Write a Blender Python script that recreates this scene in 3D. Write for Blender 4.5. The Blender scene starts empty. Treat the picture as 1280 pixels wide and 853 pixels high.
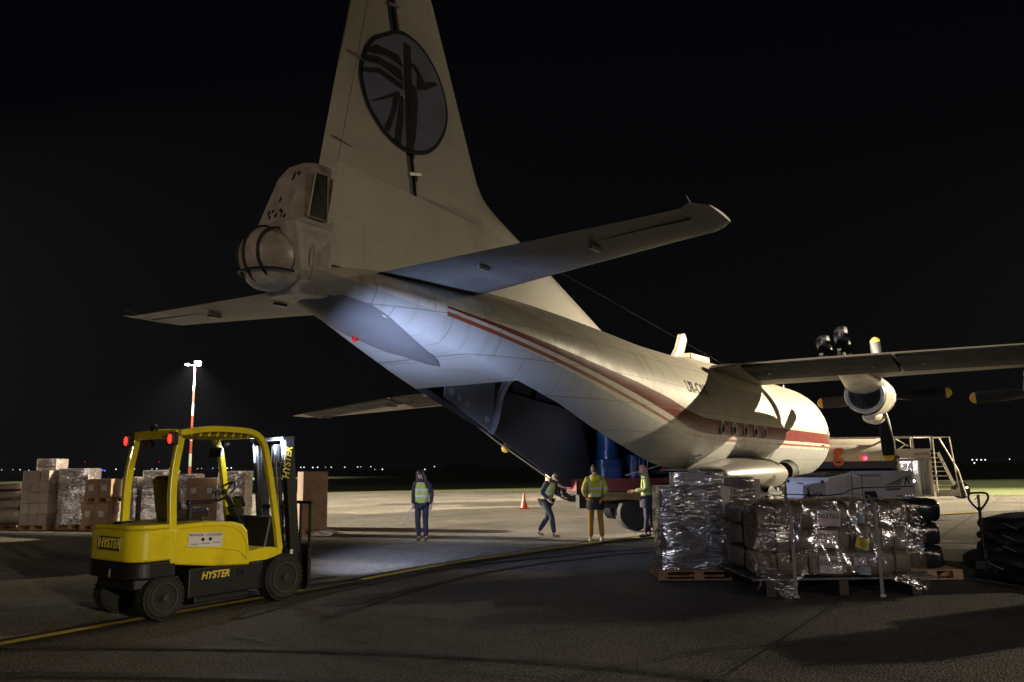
import bpy, bmesh, math, random
from math import sin, cos, pi, radians, atan2, sqrt, atan
from mathutils import Vector, Matrix, Euler, noise

# ------------------------------------------------------------------ camera, world, lights, exposure
sc = bpy.context.scene
COL = sc.collection
sc.render.engine = 'CYCLES'
sc.cycles.use_denoising = True
sc.cycles.max_bounces = 6
sc.cycles.diffuse_bounces = 2
sc.cycles.transparent_max_bounces = 12
sc.cycles.sample_clamp_indirect = 3.0
sc.cycles.use_adaptive_sampling = True
sc.cycles.adaptive_threshold = 0.02
sc.render.resolution_x, sc.render.resolution_y = 1024, 682

CAMH = 1.672
cam_d = bpy.data.cameras.new('camera')
cam_d.sensor_width = 36.0
cam_d.lens = 28.0
cam_d.clip_start = 0.1
cam_d.clip_end = 6000
cam = bpy.data.objects.new('camera', cam_d)
COL.objects.link(cam)
PITCH = atan((585.25 - 426.5) / 995.6)
cam.matrix_world = Matrix.Translation((0, 0, CAMH)) @ Matrix.Rotation(pi / 2 + PITCH, 4, 'X') @ Matrix.Rotation(-0.012, 4, 'Z')
sc.camera = cam

world = bpy.data.worlds.new('World')
sc.world = world
world.use_nodes = True
bg = world.node_tree.nodes['Background']
bg.inputs['Color'].default_value = (0.0024, 0.0024, 0.0040, 1)
bg.inputs['Strength'].default_value = 0.45

sc.view_settings.view_transform = 'Standard'
sc.view_settings.look = 'None'
sc.view_settings.gamma = 1
sc.view_settings.exposure = 0.0


def lamp(name, kind, loc, energy, color, size, target=None, spot=None, blend=0.5):
    l = bpy.data.lights.new(name, kind)
    l.energy = energy
    l.color = color
    if kind == 'SPOT':
        l.spot_size = radians(spot)
        l.spot_blend = blend
        l.shadow_soft_size = size
    elif kind == 'POINT':
        l.shadow_soft_size = size
    o = bpy.data.objects.new(name, l)
    o.location = loc
    if target is not None:
        d = Vector(target) - Vector(loc)
        o.rotation_euler = d.to_track_quat('-Z', 'Y').to_euler()
    COL.objects.link(o)
    return o


WARM = (1.0, 0.84, 0.58)
# apron floodlight mast off to the right: one narrow head on the far apron, one weaker wide head
lamp('apron_floodlight', 'SPOT', (99, 54, 32.5), 2000000, WARM, 0.3, (9, 37, -2), 24, 1.0)
lamp('apron_wide_floodlight', 'SPOT', (98.4, 54.7, 32.5), 36000, WARM, 0.3, (0, 20, 0), 80, 0.5)
lamp('apron_near_floodlight', 'SPOT', (99.6, 53.4, 32.5), 150000, WARM, 0.3, (5, 3, -5), 19, 1.0)
lamp('turret_fill_lamp', 'SPOT', (-22, -36, 17), 15000, (1.0, 0.78, 0.62), 0.3, (-3.6, 12, 5.6), 9, 0.8)  # added fill that brightens the tail turret, stands for no known lamp
lamp('west_floodlight', 'SPOT', (-75, 45, 16), 1350000, (1.0, .86, .66), 0.3, (5, 43, 0), 37, 0.35)
# added fill from behind the camera, brightens forklift and pallets
lamp('warm_rear_fill', 'SPOT', (34, -46, 21), 5500, (1.0, 0.74, 0.46), 0.5, (0, 14, 1), 80, 0.5)
# added cool fill from behind the camera, makes glints on the plastic wrapping
lamp('cool_glint_fill', 'SPOT', (-6, -30, 9), 6500, (0.86, 0.84, 1.0), 0.2, (5, 11, -4.5), 22, 0.6)
lamp('warm_side_fill', 'SPOT', (17, -18, 6), 17000, (1.0, 0.88, 0.66), 0.2, (-4.4, 10, -2.2), 17, 0.7)  # added fill that brightens the forklift, no known source
lamp('cargo_glint_fill', 'SPOT', (22, -14, 7), 4000, (1.0, 0.9, 0.85), 0.2, (4.5, 10.5, -2.5), 19, 0.7)  # added light for glints on the wrapped cargo, no known source
lamp('warm_side_fill', 'SPOT', (-24, -22, 8), 7000, (1.0, 0.80, 0.66), 0.3, (-11, 20, -3), 22, 0.6)  # added fill and glints for the left row of loads

# ------------------------------------------------------------------ material helpers


def s2l(c):
    return tuple(((x / 12.92) if x <= 0.04045 else ((x + 0.055) / 1.055) ** 2.4) for x in c)


def newmat(name):
    m = bpy.data.materials.new(name)
    m.use_nodes = True
    nt = m.node_tree
    return m, nt, nt.nodes['Principled BSDF']


def mat(name, c, rough=0.6, metal=0.0, var=0.15, scale=4.0, bump=0.0, bscale=30.0, coat=0.0, spec=0.5, dirt=None, dscale=2.0, damt=0.5, seams=None):
    """colour with soft procedural variation, optional dirt of its own shape and bump"""
    m, nt, b = newmat(name)
    N, L = nt.nodes, nt.links
    tc = N.new('ShaderNodeTexCoord')
    n1 = N.new('ShaderNodeTexNoise'); n1.inputs['Scale'].default_value = scale; n1.inputs['Detail'].default_value = 6
    L.new(tc.outputs['Object'], n1.inputs['Vector'])
    mx = N.new('ShaderNodeMix'); mx.data_type = 'RGBA'
    mr = N.new('ShaderNodeMapRange'); mr.inputs['From Min'].default_value = 0.3; mr.inputs['From Max'].default_value = 0.7
    L.new(n1.outputs['Fac'], mr.inputs['Value']); L.new(mr.outputs['Result'], mx.inputs['Factor'])
    mx.inputs['A'].default_value = tuple(x * (1 - var) for x in c) + (1,)
    mx.inputs['B'].default_value = tuple(min(1, x * (1 + var)) for x in c) + (1,)
    out = mx.outputs['Result']
    if dirt:
        n2 = N.new('ShaderNodeTexNoise'); n2.inputs['Scale'].default_value = dscale; n2.inputs['Detail'].default_value = 9; n2.inputs['Roughness'].default_value = 0.7
        L.new(tc.outputs['Object'], n2.inputs['Vector'])
        r2 = N.new('ShaderNodeMapRange'); r2.inputs['From Min'].default_value = 0.5; r2.inputs['From Max'].default_value = 0.72; r2.inputs['To Max'].default_value = damt
        L.new(n2.outputs['Fac'], r2.inputs['Value'])
        m2 = N.new('ShaderNodeMix'); m2.data_type = 'RGBA'
        L.new(r2.outputs['Result'], m2.inputs['Factor']); L.new(out, m2.inputs['A']); m2.inputs['B'].default_value = tuple(dirt) + (1,)
        out = m2.outputs['Result']
    if seams:
        sp = N.new('ShaderNodeSeparateXYZ'); L.new(tc.outputs['Object'], sp.inputs[0])
        cb = N.new('ShaderNodeCombineXYZ'); L.new(sp.outputs[seams[2]], cb.inputs['X']); L.new(sp.outputs[seams[3]], cb.inputs['Y'])
        br = N.new('ShaderNodeTexBrick'); br.inputs['Scale'].default_value = 1.0; br.inputs['Mortar Size'].default_value = 0.007
        br.inputs['Brick Width'].default_value = seams[0]; br.inputs['Row Height'].default_value = seams[1]; br.offset = 0.4
        L.new(cb.outputs[0], br.inputs['Vector'])
        ml = N.new('ShaderNodeMath'); ml.operation = 'MULTIPLY'; ml.inputs[1].default_value = 0.22; L.new(br.outputs['Fac'], ml.inputs[0])
        m3 = N.new('ShaderNodeMix'); m3.data_type = 'RGBA'; L.new(ml.outputs[0], m3.inputs['Factor']); L.new(out, m3.inputs['A']); m3.inputs['B'].default_value = (.07, .06, .05, 1)
        out = m3.outputs['Result']
    L.new(out, b.inputs['Base Color'])
    b.inputs['Roughness'].default_value = rough
    b.inputs['Metallic'].default_value = metal
    b.inputs['Specular IOR Level'].default_value = spec
    b.inputs['Coat Weight'].default_value = coat
    if bump:
        nb = N.new('ShaderNodeTexNoise'); nb.inputs['Scale'].default_value = bscale; nb.inputs['Detail'].default_value = 5
        L.new(tc.outputs['Object'], nb.inputs['Vector'])
        bp = N.new('ShaderNodeBump'); bp.inputs['Strength'].default_value = bump; bp.inputs['Distance'].default_value = 0.02
        L.new(nb.outputs['Fac'], bp.inputs['Height']); L.new(bp.outputs['Normal'], b.inputs['Normal'])
    return m


def emat(name, c, strength):
    m, nt, b = newmat(name)
    b.inputs['Base Color'].default_value = tuple(c) + (1,)
    b.inputs['Emission Color'].default_value = tuple(c) + (1,)
    b.inputs['Emission Strength'].default_value = strength
    return m


def film_mat(name, alpha=0.28, rough=0.16, tint=(0.75, 0.72, 0.78), bstr=0.9, sc_=9.0, stretch=(1, 1, 2.4)):
    """crinkled stretch film: clear, with glossy folds"""
    m, nt, b = newmat(name)
    N, L = nt.nodes, nt.links
    tc = N.new('ShaderNodeTexCoord')
    mp = N.new('ShaderNodeMapping'); mp.inputs['Scale'].default_value = stretch
    L.new(tc.outputs['Object'], mp.inputs['Vector'])
    n1 = N.new('ShaderNodeTexNoise'); n1.inputs['Scale'].default_value = sc_; n1.inputs['Detail'].default_value = 2.2; n1.inputs['Roughness'].default_value = 0.5; n1.inputs['Distortion'].default_value = 1.6
    L.new(mp.outputs['Vector'], n1.inputs['Vector'])
    nk = N.new('ShaderNodeTexNoise'); nk.inputs['Scale'].default_value = 1.7; nk.inputs['Detail'].default_value = 2.0
    L.new(mp.outputs['Vector'], nk.inputs['Vector'])
    mk = N.new('ShaderNodeMapRange'); mk.inputs['From Min'].default_value = 0.44; mk.inputs['From Max'].default_value = 0.60; mk.inputs['To Min'].default_value = 0.12 * bstr; mk.inputs['To Max'].default_value = bstr
    L.new(nk.outputs['Fac'], mk.inputs['Value'])
    bp = N.new('ShaderNodeBump'); bp.inputs['Distance'].default_value = 0.05; L.new(mk.outputs['Result'], bp.inputs['Strength'])
    L.new(n1.outputs['Fac'], bp.inputs['Height'])
    gl = N.new('ShaderNodeBsdfGlossy'); gl.inputs['Roughness'].default_value = rough; gl.inputs['Color'].default_value = (1, 1, 1, 1)
    L.new(bp.outputs['Normal'], gl.inputs['Normal'])
    df = N.new('ShaderNodeBsdfDiffuse'); df.inputs['Color'].default_value = tuple(tint) + (1,)
    L.new(bp.outputs['Normal'], df.inputs['Normal'])
    ms = N.new('ShaderNodeMixShader'); ms.inputs['Fac'].default_value = 0.10
    L.new(gl.outputs[0], ms.inputs[1]); L.new(df.outputs[0], ms.inputs[2])
    tr = N.new('ShaderNodeBsdfTransparent')
    mt = N.new('ShaderNodeMixShader')
    r = N.new('ShaderNodeMapRange'); r.inputs['From Min'].default_value = 0.35; r.inputs['From Max'].default_value = 0.7
    r.inputs['To Min'].default_value = alpha * 0.55; r.inputs['To Max'].default_value = alpha * 1.7
    L.new(n1.outputs['Fac'], r.inputs['Value']); L.new(r.outputs['Result'], mt.inputs['Fac'])
    L.new(tr.outputs[0], mt.inputs[1]); L.new(ms.outputs[0], mt.inputs[2])
    L.new(mt.outputs[0], nt.nodes['Material Output'].inputs['Surface'])
    return m


# ------------------------------------------------------------------ mesh builder
class MB:
    def __init__(s):
        s.v = []; s.f = []; s.m = []; s.M = Matrix.Identity(4)

    def add(s, vs, fs, mi=0):
        b = len(s.v)
        s.v += [tuple(s.M @ Vector(v)) for v in vs]
        for f in fs:
            s.f.append(tuple(b + i for i in f)); s.m.append(mi)

    def box(s, c, d, mi=0, rot=None, taper=1.0):
        x, y, z = d[0] / 2, d[1] / 2, d[2] / 2
        R = Euler(rot).to_matrix() if rot else None
        vs = []
        for sx, sy, sz in ((-1, -1, -1), (1, -1, -1), (1, 1, -1), (-1, 1, -1), (-1, -1, 1), (1, -1, 1), (1, 1, 1), (-1, 1, 1)):
            k = taper if sz > 0 else 1
            p = Vector((sx * x * k, sy * y * k, sz * z))
            if R: p = R @ p
            vs.append((p.x + c[0], p.y + c[1], p.z + c[2]))
        s.add(vs, [(0, 3, 2, 1), (4, 5, 6, 7), (0, 1, 5, 4), (1, 2, 6, 5), (2, 3, 7, 6), (3, 0, 4, 7)], mi)

    def tube(s, pts, r, n=8, mi=0, cap=True, sq=None):
        """swept tube; r number or list; sq=(w,h) gives a rectangular bar"""
        pts = [Vector(p) for p in pts]
        rs = r if isinstance(r, (list, tuple)) else [r] * len(pts)
        vs = []; up0 = None
        for i, p in enumerate(pts):
            if i == 0: t = pts[1] - p
            elif i == len(pts) - 1: t = p - pts[i - 1]
            else: t = (pts[i + 1] - p).normalized() + (p - pts[i - 1]).normalized()
            t.normalize()
            if up0 is None:
                up0 = Vector((0, 0, 1)) if abs(t.z) < 0.9 else Vector((1, 0, 0))
                if sq is not None and abs(t.z) >= 0.9: up0 = Vector((1, 0, 0))
            a = t.cross(up0)
            if a.length < 1e-4: a = t.orthogonal()
            a.normalize(); b = a.cross(t).normalized()
            up0 = b
            if sq:
                w, h = sq[0] / 2, sq[1] / 2
                for (ca, cb) in ((w, h), (-w, h), (-w, -h), (w, -h)):
                    q = p + a * ca + b * cb; vs.append(tuple(q))
            else:
                for k in range(n):
                    an = 2 * pi * k / n
                    q = p + a * cos(an) * rs[i] + b * sin(an) * rs[i]; vs.append(tuple(q))
        if sq: n = 4
        fs = []
        for i in range(len(pts) - 1):
            for k in range(n):
                k2 = (k + 1) % n
                fs.append((i * n + k, i * n + k2, (i + 1) * n + k2, (i + 1) * n + k))
        if cap:
            fs.append(tuple(range(n - 1, -1, -1))); fs.append(tuple((len(pts) - 1) * n + k for k in range(n)))
        s.add(vs, fs, mi)

    def lathe(s, prof, axis='X', c=(0, 0, 0), n=24, mi=0, closed=False, sx=1, sy=1):
        """prof: (pos along axis, radius)"""
        vs = []
        for a, r in prof:
            for k in range(n):
                t = 2 * pi * k / n
                u, w = r * cos(t) * sx, r * sin(t) * sy
                if axis == 'X': v = (a, u, w)
                elif axis == 'Y': v = (u, a, w)
                else: v = (u, w, a)
                vs.append((v[0] + c[0], v[1] + c[1], v[2] + c[2]))
        fs = []
        m = len(prof)
        for i in range(m - 1):
            for k in range(n):
                k2 = (k + 1) % n
                fs.append((i * n + k, i * n + k2, (i + 1) * n + k2, (i + 1) * n + k))
        if prof[0][1] > 1e-4: fs.append(tuple(range(n - 1, -1, -1)))
        if prof[-1][1] > 1e-4: fs.append(tuple((m - 1) * n + k for k in range(n)))
        s.add(vs, fs, mi)

    def prism(s, poly, axis, lo, hi, mi=0):
        """poly of 2D points extruded along axis: 'X' -> (y,z), 'Y' -> (x,z), 'Z' -> (x,y)"""
        def P(p, h):
            return (h, p[0], p[1]) if axis == 'X' else (p[0], h, p[1]) if axis == 'Y' else (p[0], p[1], h)
        n = len(poly)
        vs = [P(p, lo) for p in poly] + [P(p, hi) for p in poly]
        fs = [tuple(range(n)), tuple(range(2 * n - 1, n - 1, -1))]
        for i in range(n):
            j = (i + 1) % n
            fs.append((i, i + n, j + n, j))
        s.add(vs, fs, mi)

    def grid(s, P, nu, nv, mi=0, close_u=False):
        """P[i][j] rows"""
        vs = [P[i][j] for i in range(nu) for j in range(nv)]
        fs = [(i * nv + j, i * nv + j + 1, ((i + 1) % nu) * nv + j + 1, ((i + 1) % nu) * nv + j) for i in range(nu if close_u else nu - 1) for j in range(nv - 1)]
        s.add(vs, fs, mi)

    def build(s, name, mats, parent=None, smooth=False, bevel=0, solid=None, seg=2, autosmooth=None):
        me = bpy.data.meshes.new(name)
        me.from_pydata(s.v, [], s.f)
        if not isinstance(mats, (list, tuple)): mats = [mats]
        for m_ in mats: me.materials.append(m_)
        for p, i in zip(me.polygons, s.m): p.material_index = i
        bm = bmesh.new(); bm.from_mesh(me)
        bmesh.ops.recalc_face_normals(bm, faces=bm.faces)
        if smooth:
            for f in bm.faces: f.smooth = True
            for e in bm.edges:
                if len(e.link_faces) == 2 and e.calc_face_angle(0) > radians(autosmooth or 40): e.smooth = False
        bm.to_mesh(me); bm.free()
        o = bpy.data.objects.new(name, me)
        COL.objects.link(o)
        if parent is not None: o.parent = parent
        if solid:
            md = o.modifiers.new('solid', 'SOLIDIFY'); md.thickness = solid; md.offset = -1
        if bevel:
            md = o.modifiers.new('bevel', 'BEVEL'); md.width = bevel; md.segments = seg; md.limit_method = 'ANGLE'; md.angle_limit = radians(40)
            md.harden_normals = False
        return o


def tag(o, label=None, cat=None, group=None, kind=None):
    if label: o['label'] = label
    if cat: o['category'] = cat
    if group: o['group'] = group
    if kind: o['kind'] = kind
    return o


def empty(name, loc=(0, 0, 0), rz=0, label=None, cat=None, group=None):
    o = bpy.data.objects.new(name, None)
    o.empty_display_size = 0.2
    o.location = loc; o.rotation_euler = (0, 0, rz)
    COL.objects.link(o)
    return tag(o, label, cat, group)


def copy_tree(o, parent=None, top=True):
    c = o.copy(); COL.objects.link(c); c.parent = parent
    for ch in o.children: copy_tree(ch, c)
    return c


def text(name, body, size, m, parent, loc, xdir, ydir, ext=0.002, off=0.0, shear=0.0, align='CENTER', sx=1.0):
    cu = bpy.data.curves.new(name, 'FONT')
    cu.body = body; cu.size = size; cu.extrude = ext; cu.offset = off; cu.shear = shear
    cu.align_x = align; cu.align_y = 'CENTER'
    cu.materials.append(m)
    tmp = bpy.data.objects.new(name, cu)
    me = bpy.data.meshes.new_from_object(tmp); bpy.data.objects.remove(tmp)
    o = bpy.data.objects.new(name, me)
    COL.objects.link(o)
    o.parent = parent
    x = Vector(xdir).normalized(); y = Vector(ydir).normalized(); z = x.cross(y).normalized(); y = z.cross(x)
    M = Matrix((x, y, z)).transposed().to_4x4()
    o.matrix_local = Matrix.Translation(loc) @ M @ Matrix.Diagonal((sx, 1, 1, 1))
    return o


def lerp(tab, x):
    if x <= tab[0][0]: return tab[0][1]
    for (a, b), (c, d) in zip(tab, tab[1:]):
        if x <= c:
            t = (x - a) / (c - a)
            return b + (d - b) * t
    return tab[-1][1]


def slerp(tab, x):
    """smooth (Catmull-Rom) table lookup"""
    n = len(tab)
    if x <= tab[0][0]: return tab[0][1]
    if x >= tab[-1][0]: return tab[-1][1]
    for i in range(n - 1):
        if x <= tab[i + 1][0]:
            x0, y0 = tab[i]; x1, y1 = tab[i + 1]
            h = x1 - x0
            m0 = (y1 - tab[i - 1][1]) / (x1 - tab[i - 1][0]) if i > 0 else (y1 - y0) / h
            m1 = (tab[i + 2][1] - y0) / (tab[i + 2][0] - x0) if i < n - 2 else (y1 - y0) / h
            t = (x - x0) / h
            return (2 * t**3 - 3 * t**2 + 1) * y0 + (t**3 - 2 * t**2 + t) * h * m0 + (-2 * t**3 + 3 * t**2) * y1 + (t**3 - t**2) * h * m1


def curve_pts(pts, n=6):
    ts = list(range(len(pts)))
    return [tuple(slerp([(t, p[i]) for t, p in zip(ts, pts)], k / n) for i in range(3)) for k in range((len(pts) - 1) * n + 1)]


random.seed(7)

# ------------------------------------------------------------------ shared materials
M = {}
M['cream'] = mat('aircraft_cream', (0.66, 0.62, 0.50), 0.38, var=0.05, scale=1.2, dirt=(0.40, 0.36, 0.27), dscale=1.3, damt=0.35, coat=0.1, bump=0.03, bscale=5)
M['fin_cream'] = mat('fin_cream', (0.50, 0.475, 0.405), 0.55, var=0.06, scale=0.8, dirt=(0.36, 0.32, 0.24), dscale=1.1, damt=0.5, bump=0.04, bscale=3, seams=(1.25, .82, 'X', 'Z'))
M['wing_metal'] = mat('wing_grey', (0.17, 0.16, 0.135), 0.6, spec=.3, metal=0.1, var=0.2, scale=2.5, dirt=(0.10, 0.085, 0.07), dscale=1.4, damt=0.7, bump=0.06, bscale=6, seams=(.9, 1.1, 'X', 'Y'))
M['flap'] = mat('shaded_flap', (0.018, 0.018, 0.020), 0.75, spec=.15, var=.4, scale=2, dirt=(.09, .08, .06), dscale=2, damt=.5, bump=.08, bscale=6)  # colour darkened to paint shade on the wing's aft underside, plus dirt
M['stab_metal'] = mat('stabilizer_grey', (0.11, 0.115, 0.12), 0.42, spec=.35, metal=0.3, var=0.2, scale=2.0, dirt=(0.09, 0.09, 0.09), dscale=1.6, damt=0.65, bump=0.06, bscale=5, seams=(.75, .9, 'X', 'Y'))
M['red_band'] = mat('livery_red', (0.17, 0.022, 0.014), 0.4, var=0.12, scale=3, dirt=(0.10, 0.03, 0.02), dscale=2.5, damt=0.4, coat=0.2)
M['black'] = mat('black_rubber', (0.012, 0.012, 0.012), 0.7, var=0.3, scale=9, bump=0.15, bscale=60)
M['dark'] = mat('dark_paint', (0.02, 0.021, 0.024), 0.45, var=0.3, scale=5)
M['dark_gloss'] = mat('dark_gloss', (0.014, 0.015, 0.018), 0.18, var=0.3, scale=5, bump=0.3, bscale=7)
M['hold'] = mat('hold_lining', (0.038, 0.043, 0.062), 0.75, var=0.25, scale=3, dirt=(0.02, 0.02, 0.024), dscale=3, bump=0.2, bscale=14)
M['steel'] = mat('bare_steel', (0.45, 0.45, 0.46), 0.35, metal=0.8, var=0.2, scale=6)
M['yellow_tip'] = mat('yellow_tip', (0.45, 0.28, 0.02), 0.5, var=0.1)
M['logo_disc'] = mat('logo_blue_grey', (0.17, 0.18, 0.29), 0.8, var=0.15, scale=2)
M['logo_ink'] = mat('logo_dark', (0.007, 0.007, 0.012), 0.8, var=0.2)
M['ink'] = mat('black_lettering', (0.012, 0.012, 0.012), 0.7, var=0.1, spec=.15)
M['turret'] = mat('turret_paint', (0.37, 0.335, 0.295), 0.42, var=0.12, scale=3, dirt=(0.13, 0.09, 0.07), dscale=5, damt=0.6, bump=0.05, bscale=12)
M['wood'] = mat('pallet_wood', (0.40, 0.24, 0.12), 0.8, var=0.3, scale=8, dirt=(0.14, 0.08, 0.04), dscale=6, bump=0.2, bscale=40)
M['carton'] = mat('brown_carton', (0.36, 0.235, 0.15), 0.75, var=0.15, scale=4, dirt=(0.2, 0.13, 0.08), dscale=3, damt=0.4, bump=0.05)
M['carton_pale'] = mat('pale_carton', (0.50, 0.42, 0.38), 0.7, var=0.12, scale=4, dirt=(0.3, 0.24, 0.2), dscale=3, damt=0.4, bump=0.05)
M['carton_mauve'] = mat('mauve_carton', (0.12, 0.09, 0.11), 0.65, var=0.2, scale=5, dirt=(0.08, 0.06, 0.07), dscale=3, damt=0.6, bump=0.1)
M['paper'] = mat('white_label_paper', (0.62, 0.58, 0.58), 0.7, var=0.06)
M['paper_pink'] = mat('pink_label_paper', (0.55, 0.43, 0.42), 0.7, var=0.08)
M['paper_blue'] = mat('blue_label_paper', (0.27, 0.33, 0.38), 0.7, var=0.12)
M['film'] = film_mat('stretch_film', alpha=0.6, rough=0.16, tint=(0.20, 0.16, 0.21), bstr=1.0, sc_=4.5, stretch=(1, 1, 3.6))
M['film_heavy'] = film_mat('polythene_sheet', alpha=0.22, rough=0.15, tint=(0.30, 0.24, 0.21), bstr=1.0, sc_=7.5, stretch=(1, 1, 1.6))
M['film_far'] = film_mat('far_stretch_film', alpha=0.45, rough=0.3, tint=(.4,.36,.4), bstr=0.9, sc_=6.0, stretch=(1, 1, 2.5))
M['grey_white'] = mat('off_white_panel', (0.50, 0.49, 0.48), 0.5, var=0.08, scale=2, dirt=(0.25, 0.22, 0.19), dscale=2, damt=0.4)

# ------------------------------------------------------------------ the setting: ground, grass, markings


def sheet(name, poly, z, m, kind='structure'):
    b = MB(); b.add([(x, y, z) for x, y in poly], [tuple(range(len(poly)))])
    return tag(b.build(name, m), kind=kind)


def ground_mat(name, col, rough=.62):
    m, nt, b = newmat(name)
    N, L = nt.nodes, nt.links
    tc = N.new('ShaderNodeTexCoord')

    def noise_(s, d=5, r=0.6):
        n = N.new('ShaderNodeTexNoise'); n.inputs['Scale'].default_value = s; n.inputs['Detail'].default_value = d; n.inputs['Roughness'].default_value = r
        L.new(tc.outputs['Object'], n.inputs['Vector']); return n

    def ramp(src, a, c, lo, hi):
        r = N.new('ShaderNodeMapRange'); r.inputs['From Min'].default_value = a; r.inputs['From Max'].default_value = c
        r.inputs['To Min'].default_value = lo; r.inputs['To Max'].default_value = hi
        L.new(src, r.inputs['Value']); return r.outputs['Result']
    grain = noise_(38, 3, 0.7); patch = noise_(0.35, 7, 0.65); mid = noise_(2.2, 6, 0.7)
    v = N.new('ShaderNodeTexVoronoi'); v.inputs['Scale'].default_value = 55
    L.new(tc.outputs['Object'], v.inputs['Vector'])
    mul = N.new('ShaderNodeMath'); mul.operation = 'MULTIPLY'
    L.new(ramp(grain.outputs['Fac'], 0.34, 0.66, 0.35, 1.75), mul.inputs[0]); L.new(ramp(patch.outputs['Fac'], 0.3, 0.7, 0.72, 1.25), mul.inputs[1])
    mul2 = N.new('ShaderNodeMath'); mul2.operation = 'MULTIPLY'
    L.new(mul.outputs[0], mul2.inputs[0]); L.new(ramp(mid.outputs['Fac'], 0.3, 0.7, 0.85, 1.12), mul2.inputs[1])
    # long joints between laid strips
    w = N.new('ShaderNodeTexWave'); w.inputs['Scale'].default_value = 0.045; w.inputs['Distortion'].default_value = 0.5; w.inputs['Detail'].default_value = 2
    mp = N.new('ShaderNodeMapping'); mp.inputs['Rotation'].default_value = (0, 0, radians(62))
    L.new(tc.outputs['Object'], mp.inputs['Vector']); L.new(mp.outputs['Vector'], w.inputs['Vector'])
    mul3 = N.new('ShaderNodeMath'); mul3.operation = 'MULTIPLY'
    L.new(mul2.outputs[0], mul3.inputs[0]); L.new(ramp(w.outputs['Fac'], 0.0, 1.0, 0.9, 1.08), mul3.inputs[1])
    st = noise_(0.9, 4, 0.55)
    mul4 = N.new('ShaderNodeMath'); mul4.operation = 'MULTIPLY'
    L.new(mul3.outputs[0], mul4.inputs[0]); L.new(ramp(st.outputs['Fac'], 0.60, 0.70, 1.0, 0.62), mul4.inputs[1])
    mul3 = mul4
    mx = N.new('ShaderNodeMix'); mx.data_type = 'RGBA'; mx.blend_type = 'MULTIPLY'; mx.inputs['Factor'].default_value = 1
    mx.inputs['A'].default_value = col + (1,)
    L.new(mul3.outputs[0], mx.inputs['B'])
    L.new(mx.outputs['Result'], b.inputs['Base Color'])
    b.inputs['Roughness'].default_value = 0.62
    b.inputs['Specular IOR Level'].default_value = 0.35
    bp = N.new('ShaderNodeBump'); bp.inputs['Strength'].default_value = 0.9; bp.inputs['Distance'].default_value = 0.014
    ad = N.new('ShaderNodeMath'); ad.operation = 'ADD'
    L.new(v.outputs['Distance'], ad.inputs[0]); L.new(grain.outputs['Fac'], ad.inputs[1])
    L.new(ad.outputs[0], bp.inputs['Height']); L.new(bp.outputs['Normal'], b.inputs['Normal'])
    return m


M['asphalt'] = ground_mat('apron_asphalt', (0.105, 0.094, 0.080))
M['lit_ground'] = ground_mat('lit_apron_ground', (0.215, 0.198, 0.168))  # paler ground colour stands in for floodlight on the far apron
M['grass'] = mat('grass', (0.115, 0.155, 0.030), 0.9, var=0.35, scale=1.5, dirt=(0.10, 0.10, 0.03), dscale=0.3, damt=0.5, bump=0.8, bscale=5)
sheet('ground', [(-3000, -400), (3000, -400), (3000, 4500), (-3000, 4500)], -0.02, M['asphalt'])
sheet('lit_apron', [(-12.2, -3.2), (-5.3, 8.4), (-3.2, 11.6), (-1.32, 14.75), (1.0, 17.75), (2.9, 19.7), (8.4, 23.7), (16, 28.1), (90, 55), (90, 120), (-260, 160), (-260, 20)], -0.012, M['lit_ground'])  # same ground, floodlit tone painted beyond the yellow line
# grass beyond the apron edge
sheet('grass_field', [(-2500, 300), (-260, 124), (-43, 67.3), (-14.2, 60.4), (-1.3, 58.5), (22.9, 42.3), (60, 17), (300, -120), (2500, -600), (2500, 4000), (-2500, 4000)], 0.004, M['grass'])


def line_strip(pts, w):
    L_, R_ = [], []
    for i, p in enumerate(pts):
        a = Vector(pts[max(0, i - 1)]); c = Vector(pts[min(len(pts) - 1, i + 1)])
        t = (c - a).normalized(); n = Vector((-t.y, t.x)) * w / 2
        L_.append(Vector(p) + n); R_.append(Vector(p) - n)
    vs = [(p.x, p.y, 0) for p in L_] + [(p.x, p.y, 0) for p in R_]
    n = len(pts)
    return vs, [(i, i + 1, n + i + 1, n + i) for i in range(n - 1)]


def marking(name, pts, w, z, m):
    b = MB(); vs, fs = line_strip(pts, w); b.add([(x, y, z) for x, y, _ in vs], fs)
    return tag(b.build(name, m), kind='structure')


def smooth_path(pts, n=8):
    out = []
    xs = [(i, p[0]) for i, p in enumerate(pts)]; ys = [(i, p[1]) for i, p in enumerate(pts)]
    for k in range((len(pts) - 1) * n + 1):
        t = k / n; out.append((slerp(xs, t), slerp(ys, t)))
    return out


M['line_yellow'] = mat('yellow_marking_paint', (0.62, 0.47, 0.06), 0.6, var=0.15, scale=6, dirt=(0.22, 0.18, 0.10), dscale=5, damt=0.75, bump=0.2, bscale=50)
M['tar'] = mat('black_marking_border', (0.035, 0.033, 0.03), 0.5, var=0.3, scale=3, bump=0.2, bscale=40)
M['line_white'] = mat('faded_white_paint', (0.45, 0.43, 0.38), 0.6, var=0.2, scale=3, dirt=(0.2, 0.18, 0.15), dscale=4, damt=0.8)
path = smooth_path([(-12, -3.2), (-5.14, 8.31), (-3.06, 11.53), (-1.19, 14.64), (1.1, 17.6), (3.0, 19.54), (8.5, 23.6), (16, 28)])
marking('lead_in_line_border', path, 0.46, 0.0, M['tar'])
marking('yellow_lead_in_line', path, 0.15, 0.004, M['line_yellow'])
marking('apron_edge_line', [(-60, 39), (-7, 30), (0, 28.6), (9, 26)], 0.10, 0.0, M['line_white'])
marking('service_road_line', [(-80, 66), (-14, 52.2), (20, 36.8), (46, 22)], 0.12, 0.0, M['line_white'])
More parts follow.
